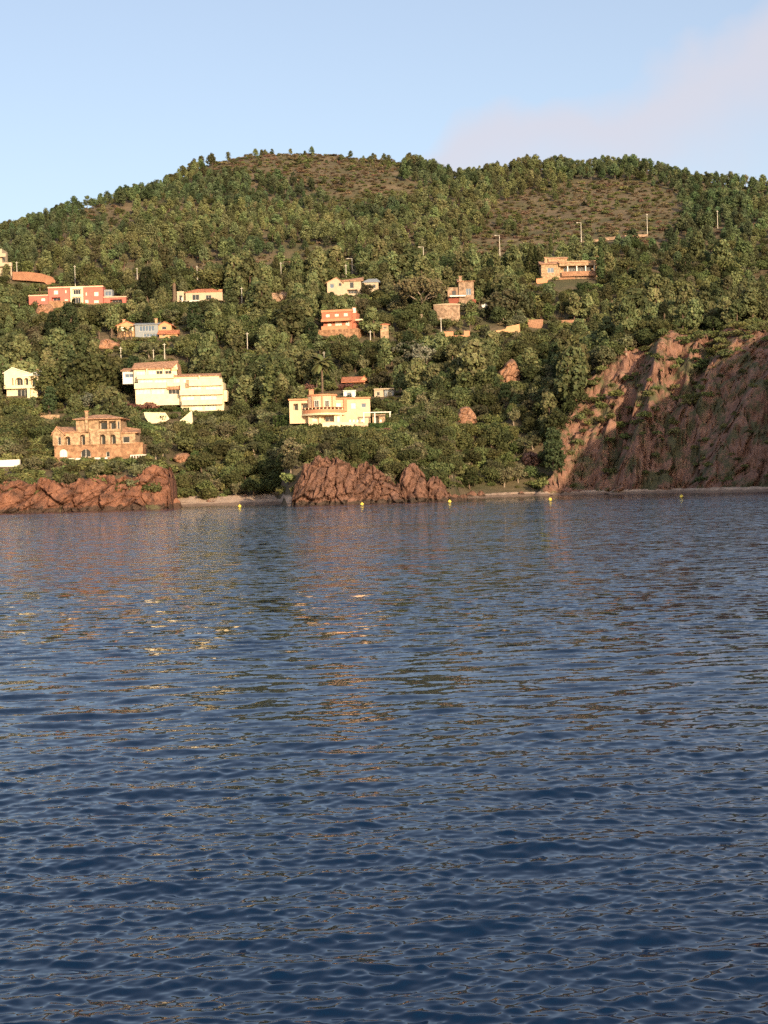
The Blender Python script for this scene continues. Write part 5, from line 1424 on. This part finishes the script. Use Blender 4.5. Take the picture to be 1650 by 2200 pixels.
P = jgrid(640, 1010, 5.5, g)
Zp = hgt(P[:, 0], P[:, 1]); ppx, ppy = proj(P[:, 0], P[:, 1], Zp)
scr = np.zeros(len(P), bool)
for pl in SCRUB: scr |= inpoly(ppx + 38 * fbm(P[:, 0] / 30, P[:, 1] / 60, k=91), ppy + 22 * fbm(P[:, 0] / 30, P[:, 1] / 60, k=92), pl)
nz1 = vnoise(P[:, 0] / 40, P[:, 1] / 50, k=93)
ITEMS = []; SCR = []
for i in range(len(P)):
    X, Y, Z = P[i, 0], P[i, 1], Zp[i]
    px, pt = proj(X, Y, Z + 8)
    if px < -20 or px > 1670 or in_foot(X, Y): continue
    if Y > 700 and hgt(X, Y - 60) > Z + 14: continue
    if scr[i]:
        if g.uniform() < .10 + .28 * nz1[i] + .2 * vnoise(X / 14, Y / 30, k=95): ITEMS.append(('pine', X, Y, Z - .2, g.uniform(2.5, 6), 1.15))
        continue
    if g.uniform() < .08 - .25 * vnoise(X / 17, Y / 34, k=96): continue
    h = g.uniform(5.2, 8.8) * (1 + .2 * vnoise(X / 25, Y / 40, k=97))
    if g.uniform() < .15: h *= .6
    pk = 'oak' if (g.uniform() < .05 or (Y < 680 and g.uniform() < .4)) else 'pine'
    if not visible_ok(px - 7, pt, px + 7, ppy[i] - 3, Y): continue
    tint = COLR['pine'] if pk == 'oak' and False else None
    base = np.ones(3) * (1 + .22 * nz1[i])
    if nz1[i] < -.2 and pk == 'pine': base = base * np.array([.78, .92, 1.0])
    ITEMS.append((pk, X, Y, Z - .2, h * (.7 if pk == 'oak' else 1), g.uniform(.85, 1.25), tuple(base)))
merge('pine_forest', 'dense pine forest covering the upper hill', 'forest', ITEMS)
P = jgrid(600, 1010, 3.6, g)
Zp = hgt(P[:, 0], P[:, 1]); ppx, ppy = proj(P[:, 0], P[:, 1], Zp)
scr = np.zeros(len(P), bool)
for pl in SCRUB: scr |= inpoly(ppx + 38 * fbm(P[:, 0] / 30, P[:, 1] / 60, k=91), ppy + 22 * fbm(P[:, 0] / 30, P[:, 1] / 60, k=92), pl)
for i in range(len(P)):
    if in_foot(P[i, 0], P[i, 1]): continue
    if (scr[i] and g.uniform() < .72 + .5 * vnoise(P[i, 0] / 7, P[i, 1] / 14, k=98)) or g.uniform() < .30:
        h = g.uniform(.8, 2.2) * (1.5 if g.uniform() < .12 else 1); px, pt = proj(P[i, 0], P[i, 1], Zp[i] + h)
        if px < -20 or px > 1670 or not visible_ok(px - 4, pt, px + 4, ppy[i], P[i, 1]): continue
        SCR.append(('dry' if g.uniform() < .65 else 'bush', P[i, 0], P[i, 1], Zp[i] - .15, h, g.uniform(.9, 1.6)))
P = jgrid(316, 600, 3.4, g)
Zp = hgt(P[:, 0], P[:, 1]); ppx, ppy = proj(P[:, 0], P[:, 1], Zp)
for i in range(len(P)):
    if Zp[i] < 1.6 or in_foot(P[i, 0], P[i, 1], -.5): continue
    cliff = awarp(ppx[i], P[i, 1]) > 1180 and P[i, 1] < 400
    if g.uniform() < (.42 if cliff else .42):
        h = g.uniform(.6, 1.3) if cliff else g.uniform(.9, 2.0); px, pt = proj(P[i, 0], P[i, 1], Zp[i] + h)
        if px < -20 or px > 1670 or not visible_ok(px - 4, pt, px + 4, ppy[i], P[i, 1]): continue
        SCR.append(('dry' if g.uniform() < .3 else 'bush', P[i, 0], P[i, 1], Zp[i] - .15, h, g.uniform(.9, 1.5)))
merge('scrub', 'low brown and olive scrub between the trees', 'scrub', SCR)
